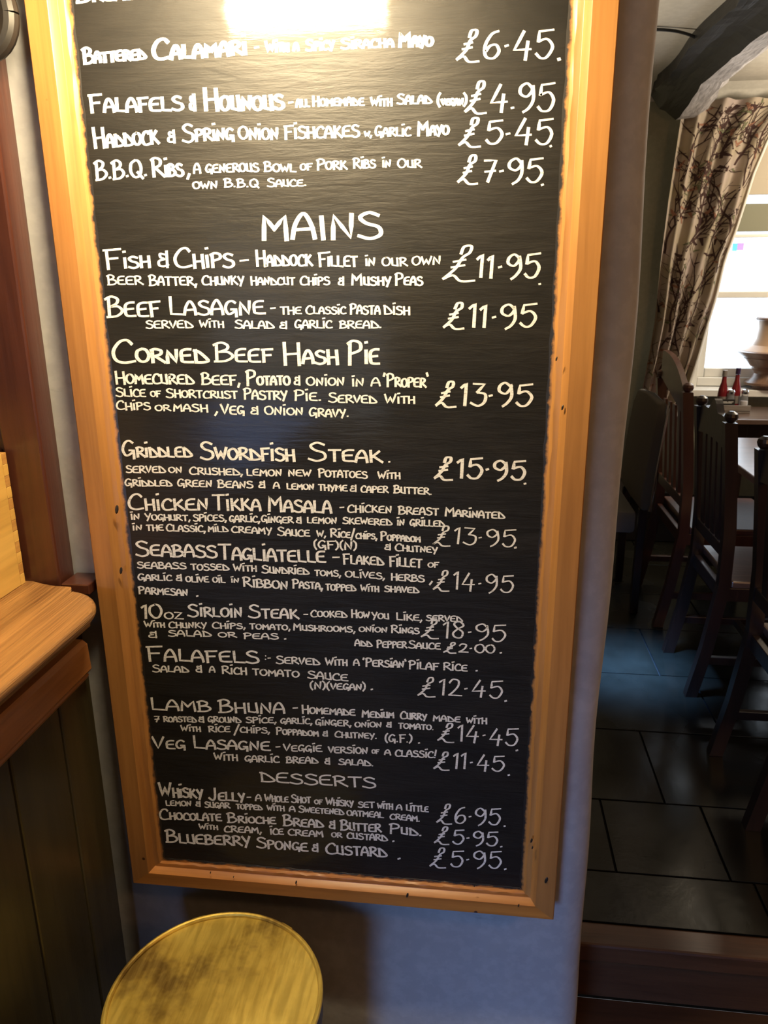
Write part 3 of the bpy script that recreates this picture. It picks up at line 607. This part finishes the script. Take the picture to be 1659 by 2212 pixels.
# ------------------------------------------------------------------ picture light above
pl = thing('picture_light', 'brass strip picture light arched over the top of the menu board', 'lamp', (-0.07, WY, 2.26))
po = Vector((-0.07, WY, 2.26))
bm = bmesh.new(); tube(bm, [(-0.20, -0.285, 2.079), (0.06, -0.285, 2.079)], 0.024, 16); pch('tube_bulb', bm, M['bulb'], pl, po, True)
bm = bmesh.new()
sh = [(-0.285+0.052*math.cos(t), 2.087+0.048*math.sin(t)) for t in [PI*k/12 for k in range(13)]]
sh2 = [(-0.285+0.048*math.cos(t), 2.087+0.044*math.sin(t)) for t in [PI*k/12 for k in range(13)]]
prism(bm, sh+sh2[::-1], 0, -0.225, 0.085); pch('shade', bm, M['lamp_brass'], pl, po, True)
bm = bmesh.new(); tube(bm, crom([(-0.07, -0.285, 2.138), (-0.07, -0.25, 2.25), (-0.07, -0.12, 2.32), (-0.07, -0.02, 2.27), (-0.07, WY-0.008, 2.25)], 6), 0.007, 10); pch('arm', bm, M['lamp_brass'], pl, po, True)
pch('wall_plate', bx(-0.11, -0.03, WY-0.010, WY-0.001, 2.215, 2.295, .003), M['lamp_brass'], pl, po)
# ================================================================== LEFT: BAR COUNTER, BOX, RING
ctr = thing('bar_counter', 'varnished wooden bar counter with dark boarded front, at the left of the menu board', 'counter', (-0.8, -0.5, 0))
co = Vector((-0.8, -0.5, 0))
TZ = 1.125
poly = [(-1.35, 0.002), (-0.515, 0.002), (-0.475, -0.004)]
for k in range(9):
    t = PI/2 - (PI/2)*k/8; poly.append((-0.354-0.085+0.085*math.cos(t), -0.115+0.090*math.sin(t)))
poly += [(-0.354, -1.9), (-1.35, -1.9)]
bm = bmesh.new(); prism(bm, poly, 2, TZ-0.021, TZ)
es = [e for e in bm.edges if abs(e.verts[0].co.z-e.verts[1].co.z) < 1e-6]
bmesh.ops.bevel(bm, geom=es, offset=0.0095, segments=4, affect='EDGES', profile=0.5)
pch('worktop', bm, M['worktop'], ctr, co, True)
# moulding under the top and its thin bead
bm = bmesh.new(); prism(bm, [(-0.45, 1.035), (-0.420, 1.035), (-0.412, 1.028), (-0.410, 0.982), (-0.414, 0.976), (-0.45, 0.976)], 1, -1.88, -0.030)
pch('edge_moulding', bm, M['moulding'], ctr, co, True)
bm = bmesh.new(); prism(bm, [(-0.45, 0.974), (-0.420, 0.974), (-0.416, 0.969), (-0.420, 0.962), (-0.45, 0.960)], 1, -1.88, -0.030)
pch('bead', bm, M['moulding'], ctr, co, True)
pch('frieze_board', bx(-0.47, -0.437, -1.88, -0.010, 1.036, TZ-0.022), M['black_wood'], ctr, co)  # black tone stands in for the shade under the worktop overhang
pch('counter_end', bx(-0.462, -0.412, -0.002, 0.053, 1.105, 1.124, .002), M['casing'], ctr, co)
y = -0.002; k = 0
for wd in (0.106, 0.140, 0.142, 0.138, 0.142, 0.14, 0.14, 0.14, 0.14, 0.14, 0.14, 0.14):
    if y-wd < -1.9: break
    pch('front_board', bx(-0.462, -0.431, y-wd+0.0012, y-0.0012, 0.0, 0.960, 0.004), M['boards'], ctr, co); y -= wd
pch('carcass', bx(-1.3, -0.466, -1.88, -0.03, 0.0, 1.03), M['black_wood'], ctr, co)

# finger-jointed pine box standing on the counter
BX, BX0, BYF, BH = -0.523, -0.80, -0.006, 0.228
TB = TZ; TZ = TZ+0.0006; bo = Vector((-0.68, -0.25, TZ)); pbx = thing('wooden_box', 'finger-jointed yellow pine box standing on the bar counter', 'box', tuple(bo))
pch('side_panel', bx(BX-0.012, BX, -0.50, BYF-0.0125, TZ, TZ+BH, .0015), M['box'], pbx, bo)
pch('side_panel', bx(BX0, BX0+0.012, -0.50, BYF-0.0125, TZ, TZ+BH, .0015), M['box'], pbx, bo)
pch('end_panel', bx(BX0+0.001, BX-0.0125, BYF-0.012, BYF, TZ, TZ+BH, .001), M['box_end'], pbx, bo)
pch('end_panel', bx(BX0+0.0125, BX-0.0125, -0.50, -0.488, TZ, TZ+BH, .001), M['box_end'], pbx, bo)
pch('base_panel', bx(BX0+0.013, BX-0.013, -0.487, BYF-0.0125, TZ, TZ+0.008), M['box'], pbx, bo)
n = 12
for k in range(n):
    z0 = TZ + BH*k/n
    pch('finger_joint', bx(BX-0.0122, BX-0.0002 if k % 2 else BX, BYF-0.0122, BYF, z0, z0+BH/n-0.0004, .0006), M['box_end'] if k % 2 else M['box'], pbx, bo)

# black iron ring with a tan wooden tip, hanging on the wall at the very top left
ro = Vector((-0.452, -0.01, 1.965)); rg = thing('wall_ring', 'thick black ring hanging on the wall at the top left of the frame', 'ring', tuple(ro))
bm = bmesh.new(); pts = [(-0.455+0.040*math.cos(t), -0.015, 1.968+0.046*math.sin(t)) for t in [2*PI*k/28 for k in range(28)]]
tube(bm, pts+[pts[0]], 0.0135, 12); pch('ring', bm, M['black'], rg, ro, True)
bm = bmesh.new(); prism(bm, [(-0.490, 1.990), (-0.458, 1.972), (-0.434, 1.958), (-0.436, 1.940), (-0.452, 1.944), (-0.492, 1.962)], 1, -0.030, -0.012)
pch('wooden_tip', bm, M['tan'], rg, ro)
pch('hanging_plate', bx(-0.470, -0.440, 0.0, WY-0.001, 1.995, 2.040, .002), M['black'], rg, ro)

# ================================================================== BRASS-TOPPED DRUM
so = Vector((-0.163, -0.218, 0)); st = thing('brass_stool', 'round brass-topped drum stool below the menu board', 'stool', tuple(so))
SR = 0.177
bm = bmesh.new(); NR, NA = 14, 64; grid = []
for i in range(NR+1):
    r = (SR-0.007)*i/NR; row = []
    for k in range(NA):
        t = 2*PI*k/NA
        z = 0.4945 + 0.0026*math.sin(3.2*r*math.cos(t+.4)/SR+1.0)*(1-(r/SR)**4) + 0.0012*math.sin(7*r*math.cos(t-0.9)/SR)*(1-(r/SR)**4)
        row.append(bm.verts.new((r*math.cos(t), r*math.sin(t), z)) if i else None)
    grid.append(row)
c0 = bm.verts.new((0, 0, 0.4945+0.0026*math.sin(1.0)))
for k in range(NA): bm.faces.new((c0, grid[1][k], grid[1][(k+1) % NA]))
for i in range(1, NR):
    for k in range(NA): bm.faces.new((grid[i][k], grid[i+1][k], grid[i+1][(k+1) % NA], grid[i][(k+1) % NA]))
obj('brass_top', bm, M['brass'], st, True)
bm = bmesh.new(); pts = [((SR-0.0045)*math.cos(t), (SR-0.0045)*math.sin(t), 0.4965) for t in [2*PI*k/72 for k in range(73)]]
tube(bm, pts, 0.0045, 10, False); obj('rolled_rim', bm, M['brass'], st, True)
bm = bmesh.new(); lathe(bm, [(SR-0.001, 0.493), (SR-0.001, 0.462), (SR-0.004, 0.459), (SR-0.005, 0.35), (SR-0.002, 0.345), (SR-0.002, 0.335), (SR-0.005, 0.33), (SR-0.012, 0.12), (SR-0.010, 0.10), (SR-0.016, 0.03)], n=64, cap=False)
obj('drum_body', bm, mat('dark_brass', (0.20, 0.12, 0.03), 0.45, 1.0), st, True)
bm = bmesh.new(); lathe(bm, [(SR-0.012, 0.001), (SR-0.008, 0.008), (SR-0.008, 0.026), (SR-0.014, 0.034)], n=48)
obj('foot_ring', bm, M['lamp_brass'], st, True)
# riveted seam lips seen on the rim
for ang in (62, 118):
    t = math.radians(ang); bm = bmesh.new(); box(bm, -0.012, 0.012, -0.0012, 0.0012, -0.012, 0.004, .0006)
    for v in bm.verts: v.co = Matrix.Rotation(t+PI/2, 4, 'Z') @ v.co + Vector((SR*math.cos(t), SR*math.sin(t), 0.494))
    obj('seam_lip', bm, M['brass'], st)

# ================================================================== DINING ROOM
# rough oak ceiling beam running away from the camera
stn = [(3.36, .16, .00), (3.20, .00, .0), (2.95, 0, .0), (2.70, .0, .01), (2.45, .0, .0), (2.2, 0, .005), (2.0, 0, 0), (1.7, 0, 0), (1.3, 0, 0), (0.9, 0, 0)]
bm = bmesh.new(); bf = bmesh.new(); RA = []; RB = []
for i in range(34):
    Y = 3.34 - i*0.075
    zb = 2.385 if Y > 3.25 else 2.385 + min(1.0, (3.25-Y)/0.35)*0.062
    if Y < 2.3: zb -= (2.3-Y)*0.03
    xl = 1.062 + 0.010*math.sin(Y*7) + (0.02 if Y > 3.2 else 0)
    j = lambda a: random.uniform(-a, a)
    ring = [(xl+0.010, 2.572), (xl+j(.004), 2.50+j(.004)), (1.118+j(.004), zb+0.055+j(.004)), (1.150+j(.003), zb+0.040), (1.206+j(.004), zb+j(.003)), (1.300+j(.008), zb+0.010+j(.005)), (1.335+j(.010), zb+0.034+j(.005)), (1.345, 2.572)]
    RA.append([bm.verts.new((x, Y, z)) for x, z in ring])
for a, b in zip(RA, RA[1:]):
    for k in range(len(a)): 
        f = bm.faces.new((a[k], a[(k+1) % len(a)], b[(k+1) % len(a)], b[k])); f.material_index = 1 if k in (4, 5) else 0
bm.faces.new(RA[0]); bm.faces.new(RA[-1][::-1])
beam = obj('ceiling_beam', bm, M['beam'], None, False); beam.data.materials.append(M['beam_face'])
tag(beam, 'blackened rough oak beam running under the dining room ceiling', 'beam')
bm = bmesh.new(); tube(bm, crom([(0.37, 2.33, 2.540), (0.8, 2.38, 2.545), (0.95, 2.42, 2.548), (1.04, 2.45, 2.535), (1.07, 2.46, 2.52)], 6), 0.006, 8)
tag(obj('ceiling_cable', bm, M['wire'], None, True), 'thin black cable crossing the ceiling to the beam', 'cable')

# curtain: gathered to the left by the tie-back
prof = [(2.475, 1.235, 1.80), (2.30, 1.222, 1.68), (2.12, 1.212, 1.625), (2.005, 1.205, 1.604), (1.845, 1.201, 1.572), (1.705, 1.198, 1.534), (1.513, 1.199, 1.509), (1.366, 1.198, 1.477), (1.163, 1.182, 1.437), (0.982, 1.165, 1.395), (0.849, 1.143, 1.35), (0.687, 1.121, 1.333), (0.548, 1.095, 1.308), (0.48, 1.09, 1.30)]
def cur(s, z):
    for (z0, a0, b0), (z1, a1, b1) in zip(prof, prof[1:]):
        if z >= z1: t = (z0-z)/(z0-z1); a = a0+(a1-a0)*t; b = b0+(b1-b0)*t; break
    else: a, b = prof[-1][1:]
    x = a+(b-a)*s; am = 0.014+0.016*min(1, (0.6/(b-a))*0.6)
    y = 3.365 + am*math.sin(s*2*PI*4.6+0.8*math.sin(z*2.1)+1.1*math.sin(s*5.3)) + 0.006*math.sin(s*31+z*5) - 0.01
    return Vector((x, y, z))
cobj = thing('curtain', 'cream curtain printed with brown branches, drawn back at the dining room window', 'curtain', (1.25, 3.4, 2.45))
cuo = Vector((1.25, 3.4, 2.45))
bm = bmesh.new(); NS, NZ = 110, 60; gv = []
for j_ in range(NZ+1):
    z = 2.475 - (2.475-0.48)*j_/NZ
    gv.append([bm.verts.new(cur(i/NS, z)) for i in range(NS+1)])
for j_ in range(NZ):
    for i in range(NS): bm.faces.new((gv[j_][i], gv[j_][i+1], gv[j_+1][i+1], gv[j_+1][i]))
pch('cloth', bm, M['cloth'], cobj, cuo, True)
bm = bmesh.new()                              # white piped edge on the window side
tube(bm, [cur(1.0, 2.475-(1.99)*k/40)+Vector((0.003, -0.004, 0)) for k in range(41)], 0.0065, 8); pch('edge_piping', bm, M['white_paint'], cobj, cuo, True)
bm = bmesh.new(); br_ = [bm, bmesh.new(), bmesh.new()]
rnd = random.Random(3)
def rib(b_, pts, w0, w1):
    n = len(pts); L, R_ = [], []
    for i, (s, z) in enumerate(pts):
        s2, z2 = pts[min(i+1, n-1)]; s1, z1 = pts[max(i-1, 0)]
        dx, dz = (s2-s1)*0.38, z2-z1; l = math.hypot(dx, dz) or 1e-6; w = w0+(w1-w0)*i/(n-1)
        nx, nz = -dz/l, dx/l
        for sg, T in ((1, L), (-1, R_)):
            ss = min(0.995, max(0.005, s+nx*w*sg/0.38)); T.append(b_.verts.new(cur(ss, z+nz*w*sg)-Vector((0, 0.0025, 0))))
    for i in range(n-1): b_.faces.new((L[i], L[i+1], R_[i+1], R_[i]))
def branch(s, z, ang, ln, w, depth):
    pts = [(s, z)]; a = ang
    n = max(6, int(ln/0.025))
    for k in range(n):
        a += rnd.uniform(-.22, .22) ; s += math.cos(a)*0.025/0.38*0.8; z += math.sin(a)*0.025
        if z > 2.46 or z < 0.48 or s < 0.01 or s > 0.99: break
        pts.append((s, z))
        if depth < 3 and rnd.random() < 0.20:
            branch(s, z, a+rnd.choice((-1, 1))*rnd.uniform(.5, 1.0), ln*rnd.uniform(.25, .5), w*0.62, depth+1)
        if rnd.random() < (0.05 if depth < 2 else 0.18):
            kind = rnd.choice((0, 0, 1, 2)); q = a+rnd.choice((-1.2, 1.2)); r = rnd.uniform(.010, .022)
            c = (s+math.cos(q)*r/0.38, z+math.sin(q)*r)
            if 0.04 < c[0] < 0.96: rib(br_[kind], [(c[0]+math.cos(q)*t*r/0.38, c[1]+math.sin(q)*t*r) for t in (-1, -.4, .3, 1)], r*0.42, r*0.15)
    if len(pts) > 2: rib(br_[0], pts, w, w*0.35)
for s0 in (0.10, 0.30, 0.50, 0.70, 0.90):
    for z0 in (0.50, 0.95, 1.40, 1.8, 2.15): branch(s0+rnd.uniform(-.05, .05), z0+rnd.uniform(-.1, .1), PI/2+rnd.uniform(-.45, .35), rnd.uniform(.35, .6), 0.0052, 0)
for b_, mm, nme in ((br_[0], 'branch', 'branch_print'), (br_[1], 'leaf', 'leaf_print'), (br_[2], 'flower', 'flower_print')): tag(pch(nme, b_, M[mm], cobj, cuo), kind='stuff')
# roman blind in the window head
bl = thing('window_blind', 'folded linen blind at the head of the dining room window', 'blind', (2.1, 3.44, 2.3)); blo = Vector((2.1, 3.44, 2.3))
pch('upper_fold', bx(1.50, 2.73, 3.405, 3.425, 2.07, 2.47, .003), M['blind'], bl, blo)
pch('lower_fold', bx(1.50, 2.73, 3.395, 3.404, 2.025, 2.10, .003), M['blind'], bl, blo)
pch('hem', bx(1.50, 2.73, 3.43, 3.44, 1.845, 1.985, .003), M['blind_b'], bl, blo)
pch('bottom_bar', bx(1.50, 2.73, 3.425, 3.445, 1.815, 1.832, .003), M['white_paint'], bl, blo)
pch('cord', bx(1.99, 1.994, 3.445, 3.449, 1.83, 2.47), M['white_paint'], bl, blo)
sc = thing('sun_catcher', 'small blue and violet hanging panel high in the bright window', 'ornament', (1.62, 3.49, 1.72)); sco = Vector((1.62, 3.49, 1.72))
p0 = at(1581, 542, 1, 3.49); p1 = at(1593, 526, 1, 3.49); p2 = at(1607, 526, 1, 3.49)
pch('blue_panel', bx(p0.x, p1.x, 3.487, 3.490, p0.z, p1.z), M['cyan'], sc, sco)
pch('violet_panel', bx(p1.x+.001, p2.x, 3.487, 3.490, p0.z+.003, p1.z+.002), M['violet'], sc, sco)
bm = bmesh.new(); tube(bm, [(p1.x, 3.4885, p1.z), (p1.x, 3.4885, 1.815)], 0.001, 6); pch('string', bm, M['wire'], sc, sco)

# black window seat under the curtain
ws = thing('bench', 'low black wooden bench under the printed curtain', 'bench', (1.0, 3.3, 0.17)); wo = Vector((1.0, 3.3, 0.17))
pch('seat_board', bx(0.40, 1.40, 3.12, 3.46, 0.440, 0.470, .004), M['black_wood'], ws, wo)
pch('front_panel', bx(0.42, 1.38, 3.16, 3.18, 0.171, 0.439, .003), M['black_wood'], ws, wo)
pch('side_panel', bx(0.42, 0.44, 3.18, 3.46, 0.171, 0.439, .003), M['black_wood'], ws, wo)
pch('side_panel', bx(1.36, 1.38, 3.18, 3.46, 0.171, 0.439, .003), M['black_wood'], ws, wo)

# tables
def table(label, x0, x1, y0, y1, ix=0.05, leg=0.07, th=0.028, apr=0.09):
    o = Vector(((x0+x1)/2, (y0+y1)/2, 0.17)); t = thing('dining_table', label, 'table', tuple(o))
    pch('tabletop', bx(x0, x1, y0, y1, 0.92-th, 0.92, .004), M['table'], t, o)
    for X in (x0+ix, x1-ix-leg):
        for Y in (y0+.05, y1-.05-leg): pch('leg', bx(X, X+leg, Y, Y+leg, 0.1705, 0.92-th-.001, .004), M['chair'], t, o)
    for Y in (y0+.065, y1-.09): pch('apron', bx(x0+ix+leg+.001, x1-ix-leg-.001, Y, Y+.025, 0.92-th-apr, 0.92-th-.001), M['chair'], t, o)
    for X in (x0+ix+.015, x1-ix-.04): pch('apron', bx(X, X+.025, y0+.05+leg+.001, y1-.05-leg-.001, 0.92-th-apr, 0.92-th-.001), M['chair'], t, o)
    return t
table('long oak dining table below the bright window, holding the sauce bottles', 1.46, 2.60, 2.915, 3.34, 0.10)
table('glossy dining table nearest the slate step, shining white with window light', 1.245, 2.35, 1.42, 2.44, 0.30)

# turned wooden urn on the window sill
uo = Vector((1.855, 3.44, 1.0085)); ur = thing('turned_urn', 'large turned wooden pedestal urn on the window sill', 'urn', tuple(uo))
bm = bmesh.new(); lathe(bm, [(.075, 0), (.075, .02), (.070, .022), (.112, .0221), (.115, .026), (.115, .036), (.100, .044), (.078, .066), (.070, .085), (.074, .100), (.088, .112), (.088, .124), (.096, .126), (.112, .145), (.135, .170)], n=48); obj('pedestal', bm, M['urn'], ur, True)
bm = bmesh.new(); lathe(bm, [(.134, .171), (.152, .184), (.172, .200), (.176, .206), (.150, .209)], n=48); obj('flared_collar', bm, M['urn'], ur, True)
bm = bmesh.new(); lathe(bm, [(.148, .210), (.120, .222), (.095, .240), (.080, .275), (.074, .33), (.078, .372)], n=48); obj('neck', bm, mat('tan_turned_oak', (0.42, 0.27, 0.16), 0.4), ur, True)
bm = bmesh.new(); lathe(bm, [(.088, .373), (.094, .378), (.094, .386), (.088, .391)], n=48); obj('rim', bm, M['urn'], ur, True)

# condiments: wooden tray, card, two bottles, salt and pepper
T0 = 0.9205
c_ = at(1574, 868, 2, T0+0.02)
cx_, cy_ = 1.600, 3.16
to = Vector((cx_, cy_, T0)); tr = thing('condiment_tray', 'grey wooden tray holding sauce bottles on the window table', 'tray', tuple(to))
pch('tray_base', bx(cx_-.085, cx_+.075, cy_-.06, cy_+.06, T0, T0+.012, .002), M['slab'], tr, to)
pch('tray_front', bx(cx_-.085, cx_+.075, cy_-.062, cy_-.052, T0+.0121, T0+.042, .002), M['slab'], tr, to)
pch('tray_back', bx(cx_-.085, cx_+.075, cy_+.052, cy_+.062, T0+.0121, T0+.042, .002), M['slab'], tr, to)
cdn = tag(obj('menu_card', bx(cx_-.080, cx_-.005, cy_-.050, cy_-.046, T0+.0125, T0+.072), M['black']), 'small black card with pale lettering in front of the sauce bottles', 'card')
bm = bmesh.new()
for i, (a, b, z) in enumerate(((-.072, -.045, .058), (-.040, -.013, .058), (-.066, -.020, .052))): box(bm, cx_+a, cx_+b, cy_-.0508, cy_-.0502, T0+z, T0+z+.003)
obj('card_print', bm, M['white_paint'], cdn)
def bottle(x, y, h, capm, lab):
    o = Vector((x, y, T0+.0125)); b = thing('sauce_bottle', lab, 'bottle', tuple(o), 0, 'sauce bottles in the tray')
    bm = bmesh.new(); lathe(bm, [(.020, 0), (.024, .004), (.025, .085*h), (.022, .11*h), (.013, .145*h), (.0105, .175*h)], n=24); obj('bottle_glass', bm, M['sauce'], b, True)
    bm = bmesh.new(); lathe(bm, [(.0125, .176*h), (.0125, .205*h), (.011, .207*h)], n=20); obj('bottle_cap', bm, capm, b, True)
    bm = bmesh.new(); lathe(bm, [(.0255, .03*h), (.0257, .07*h)], n=24, cap=False); obj('bottle_label', bm, M['slab'], b, True)
bottle(cx_-.058, cy_+.0, 1.0, M['slab'], 'red sauce bottle with pale cap, left in the condiment tray')
bottle(cx_+.012, cy_+.012, 1.05, M['cap'], 'red sauce bottle with dark violet cap, right in the condiment tray')
def shaker(x, y, fill, lab):
    o = Vector((x, y, T0+.0125)); b = thing('shaker', lab, 'shaker', tuple(o), 0, 'glass shakers in the tray')
    bm = bmesh.new(); lathe(bm, [(.019, 0), (.021, .004), (.019, .05), (.016, .085)], n=20); obj('shaker_glass', bm, M['clear'], b, True)
    bm = bmesh.new(); lathe(bm, [(.016, .004), (.0165, .03), (.0155, .048)], n=16); obj('shaker_filling', bm, fill, b, True)
    bm = bmesh.new(); lathe(bm, [(.0175, .086), (.0185, .098), (.014, .108), (.006, .111)], n=20); obj('shaker_lid', bm, M['chrome'], b, True)
shaker(cx_-.022, cy_-.024, M['pepper'], 'glass pepper shaker with chrome lid between the two sauce bottles')
shaker(cx_+.050, cy_-.020, M['salt'], 'glass salt shaker with chrome lid at the right end of the tray')

# chairs in a row, backs towards the passage, seats towards the tables
def chair(label, cy, w, xb, m='chair', crest='scallop', zt=1.20, grp='dark wooden dining chairs'):
    o = Vector((xb, cy, 0.17)); t = thing('dining_chair', label, 'chair', tuple(o), 0, grp); mm = M[m]
    sx = 1.0
    for s in (-1, 1):
        Y = cy+s*w/2
        bm = bmesh.new(); pts = [(xb-.035, 0.1705), (xb+.000, 0.36), (xb+.030, 0.60), (xb+.025, 0.80), (xb+.005, 1.0), (xb-.015, zt-.035)]
        fr = [(x-.019, z) for x, z in pts]; bk = [(x+.021, z) for x, z in pts]
        prism(bm, fr+bk[::-1], 1, Y-.017, Y+.017); pch('rear_leg', bm, mm, t, o)
        bm = bmesh.new(); lathe(bm, [(.012, 0), (.019, .008), (.022, .018), (.019, .028), (.008, .036)], (xb-.012, Y, zt-.034), 14); pch('finial', bm, mm, t, o, True)
        pch('front_leg', bx(xb+.40, xb+.44, Y-.02, Y+.02, 0.1705, 0.595, .003), mm, t, o)
        pch('side_rail', bx(xb+.045, xb+.40, Y-.012, Y+.012, 0.545, 0.594, .002), mm, t, o)
        pch('stretcher', bx(xb+.010, xb+.40, Y-.010, Y+.010, 0.30, 0.328, .002), mm, t, o)
    pch('cross_stretcher', bx(xb+.20, xb+.222, cy-w/2+.011, cy+w/2-.011, 0.30, 0.326, .002), mm, t, o)
    pch('front_rail', bx(xb+.41, xb+.432, cy-w/2+.021, cy+w/2-.021, 0.545, 0.594, .002), mm, t, o)
    pch('rear_rail', bx(xb+.02, xb+.042, cy-w/2+.018, cy+w/2-.018, 0.545, 0.594, .002), mm, t, o)
    pch('seat', bx(xb+.052, xb+.455, cy-w/2-.018, cy+w/2+.018, 0.596, 0.622, .006), M['table'] if m == 'chair' else mm, t, o)
    # crest rail with scalloped top, spanning between the posts
    a, b = cy-w/2+.0175, cy+w/2-.0175; top = []
    for k in range(25):
        u = k/24
        if crest == 'scallop': dz = 0.010 + 0.040*math.exp(-((u-.5)/.15)**2) + 0.012*abs(math.sin(u*PI*3))
        else: dz = 0.135*u**0.8 + 0.03*math.sin(u*PI)
        top.append((a+(b-a)*u, zt-.045+dz))
    zl = zt-.125
    low = [(b, zl+(.10 if crest != 'scallop' else 0)), (a, zl)] if crest != 'scallop' else [(b-(b-a)*k/12, zl-0.0+0.012*math.sin(PI*k/12)) for k in range(13)]
    bm = bmesh.new(); prism(bm, top+low, 0, xb-.020, xb+.004); pch('crest_rail', bm, mm, t, o)
    pch('lower_back_rail', bx(xb+.012, xb+.034, a, b, 0.70, 0.745, .003), mm, t, o)
    ns = 4
    for k in range(ns):
        yc = a+(b-a)*(k+1)/(ns+1); bm = bmesh.new()
        prism(bm, [(xb-.014, zl+.012), (xb-.004, zl+.012), (xb+.026, 0.742), (xb+.014, 0.742)], 1, yc-.019, yc+.019); pch('back_slat', bm, mm, t, o)
    return t
chair('dark scallop-backed dining chair drawn up to the glossy table, middle of the near row', 1.605, 0.345, 1.065)
chair('red-brown high-backed dining chair with a rising crest, under the curtain', 2.25, 0.46, 1.075, 'chair_red', 'rise', 1.215)
chair('dark dining chair nearest the slate step, half cut off by the right edge', 0.90, 0.345, 1.05, 'chair', 'scallop', 1.19)

# upholstered chair, back to back with the red-brown one
o = Vector((0.80, 2.34, 0.17)); t = thing('upholstered_chair', 'brown upholstered chair with padded back beside the curtain', 'chair', tuple(o))
bm = bmesh.new(); rings = []
for k in range(9):
    z = 0.66+0.46*k/8; x = 0.965+0.035*(k/8)**1.5; hw = 0.235+0.012*math.sin(PI*k/8) - (0.02 if k == 8 else 0)
    rings.append([bm.verts.new((x+dx*(0.75 if k in (0, 8) else 1), 2.34+yy*hw, z+(0.012 if yy == 0 and k == 8 else 0))) for dx, yy in ((-.026, -1), (-.030, 0), (-.026, 1), (.020, 1), (.024, 0), (.020, -1))])
for a, b in zip(rings, rings[1:]):
    for k in range(6): bm.faces.new((a[k], a[(k+1) % 6], b[(k+1) % 6], b[k]))
bm.faces.new(rings[0][::-1]); bm.faces.new(rings[-1])
bmesh.ops.recalc_face_normals(bm, faces=bm.faces[:])
bmesh.ops.bevel(bm, geom=[e for e in bm.edges if len(e.link_faces) == 2 and e.calc_face_angle(0) > 0.6], offset=0.012, segments=3, affect='EDGES', profile=0.5)
pch('padded_back', bm, M['fabric'], t, o, True)
bm = bmesh.new(); tube(bm, [(0.981+0.035*(k/8)**1.5, 2.098-0.012*math.sin(PI*k/8), 0.66+0.455*k/8) for k in range(9)], 0.006, 8); pch('piping', bm, M['chrome'], t, o, True)
pch('seat_cushion', bx(0.55, 0.935, 2.12, 2.56, 0.55, 0.65, .02), M['cushion'], t, o, True)
for X in (0.56, 0.945):
    for Y in (2.13, 2.515): pch('leg', bx(X, X+.034, Y, Y+.034, 0.1705, 0.549 if X < 0.9 else 0.659, .003), M['chair'], t, o)
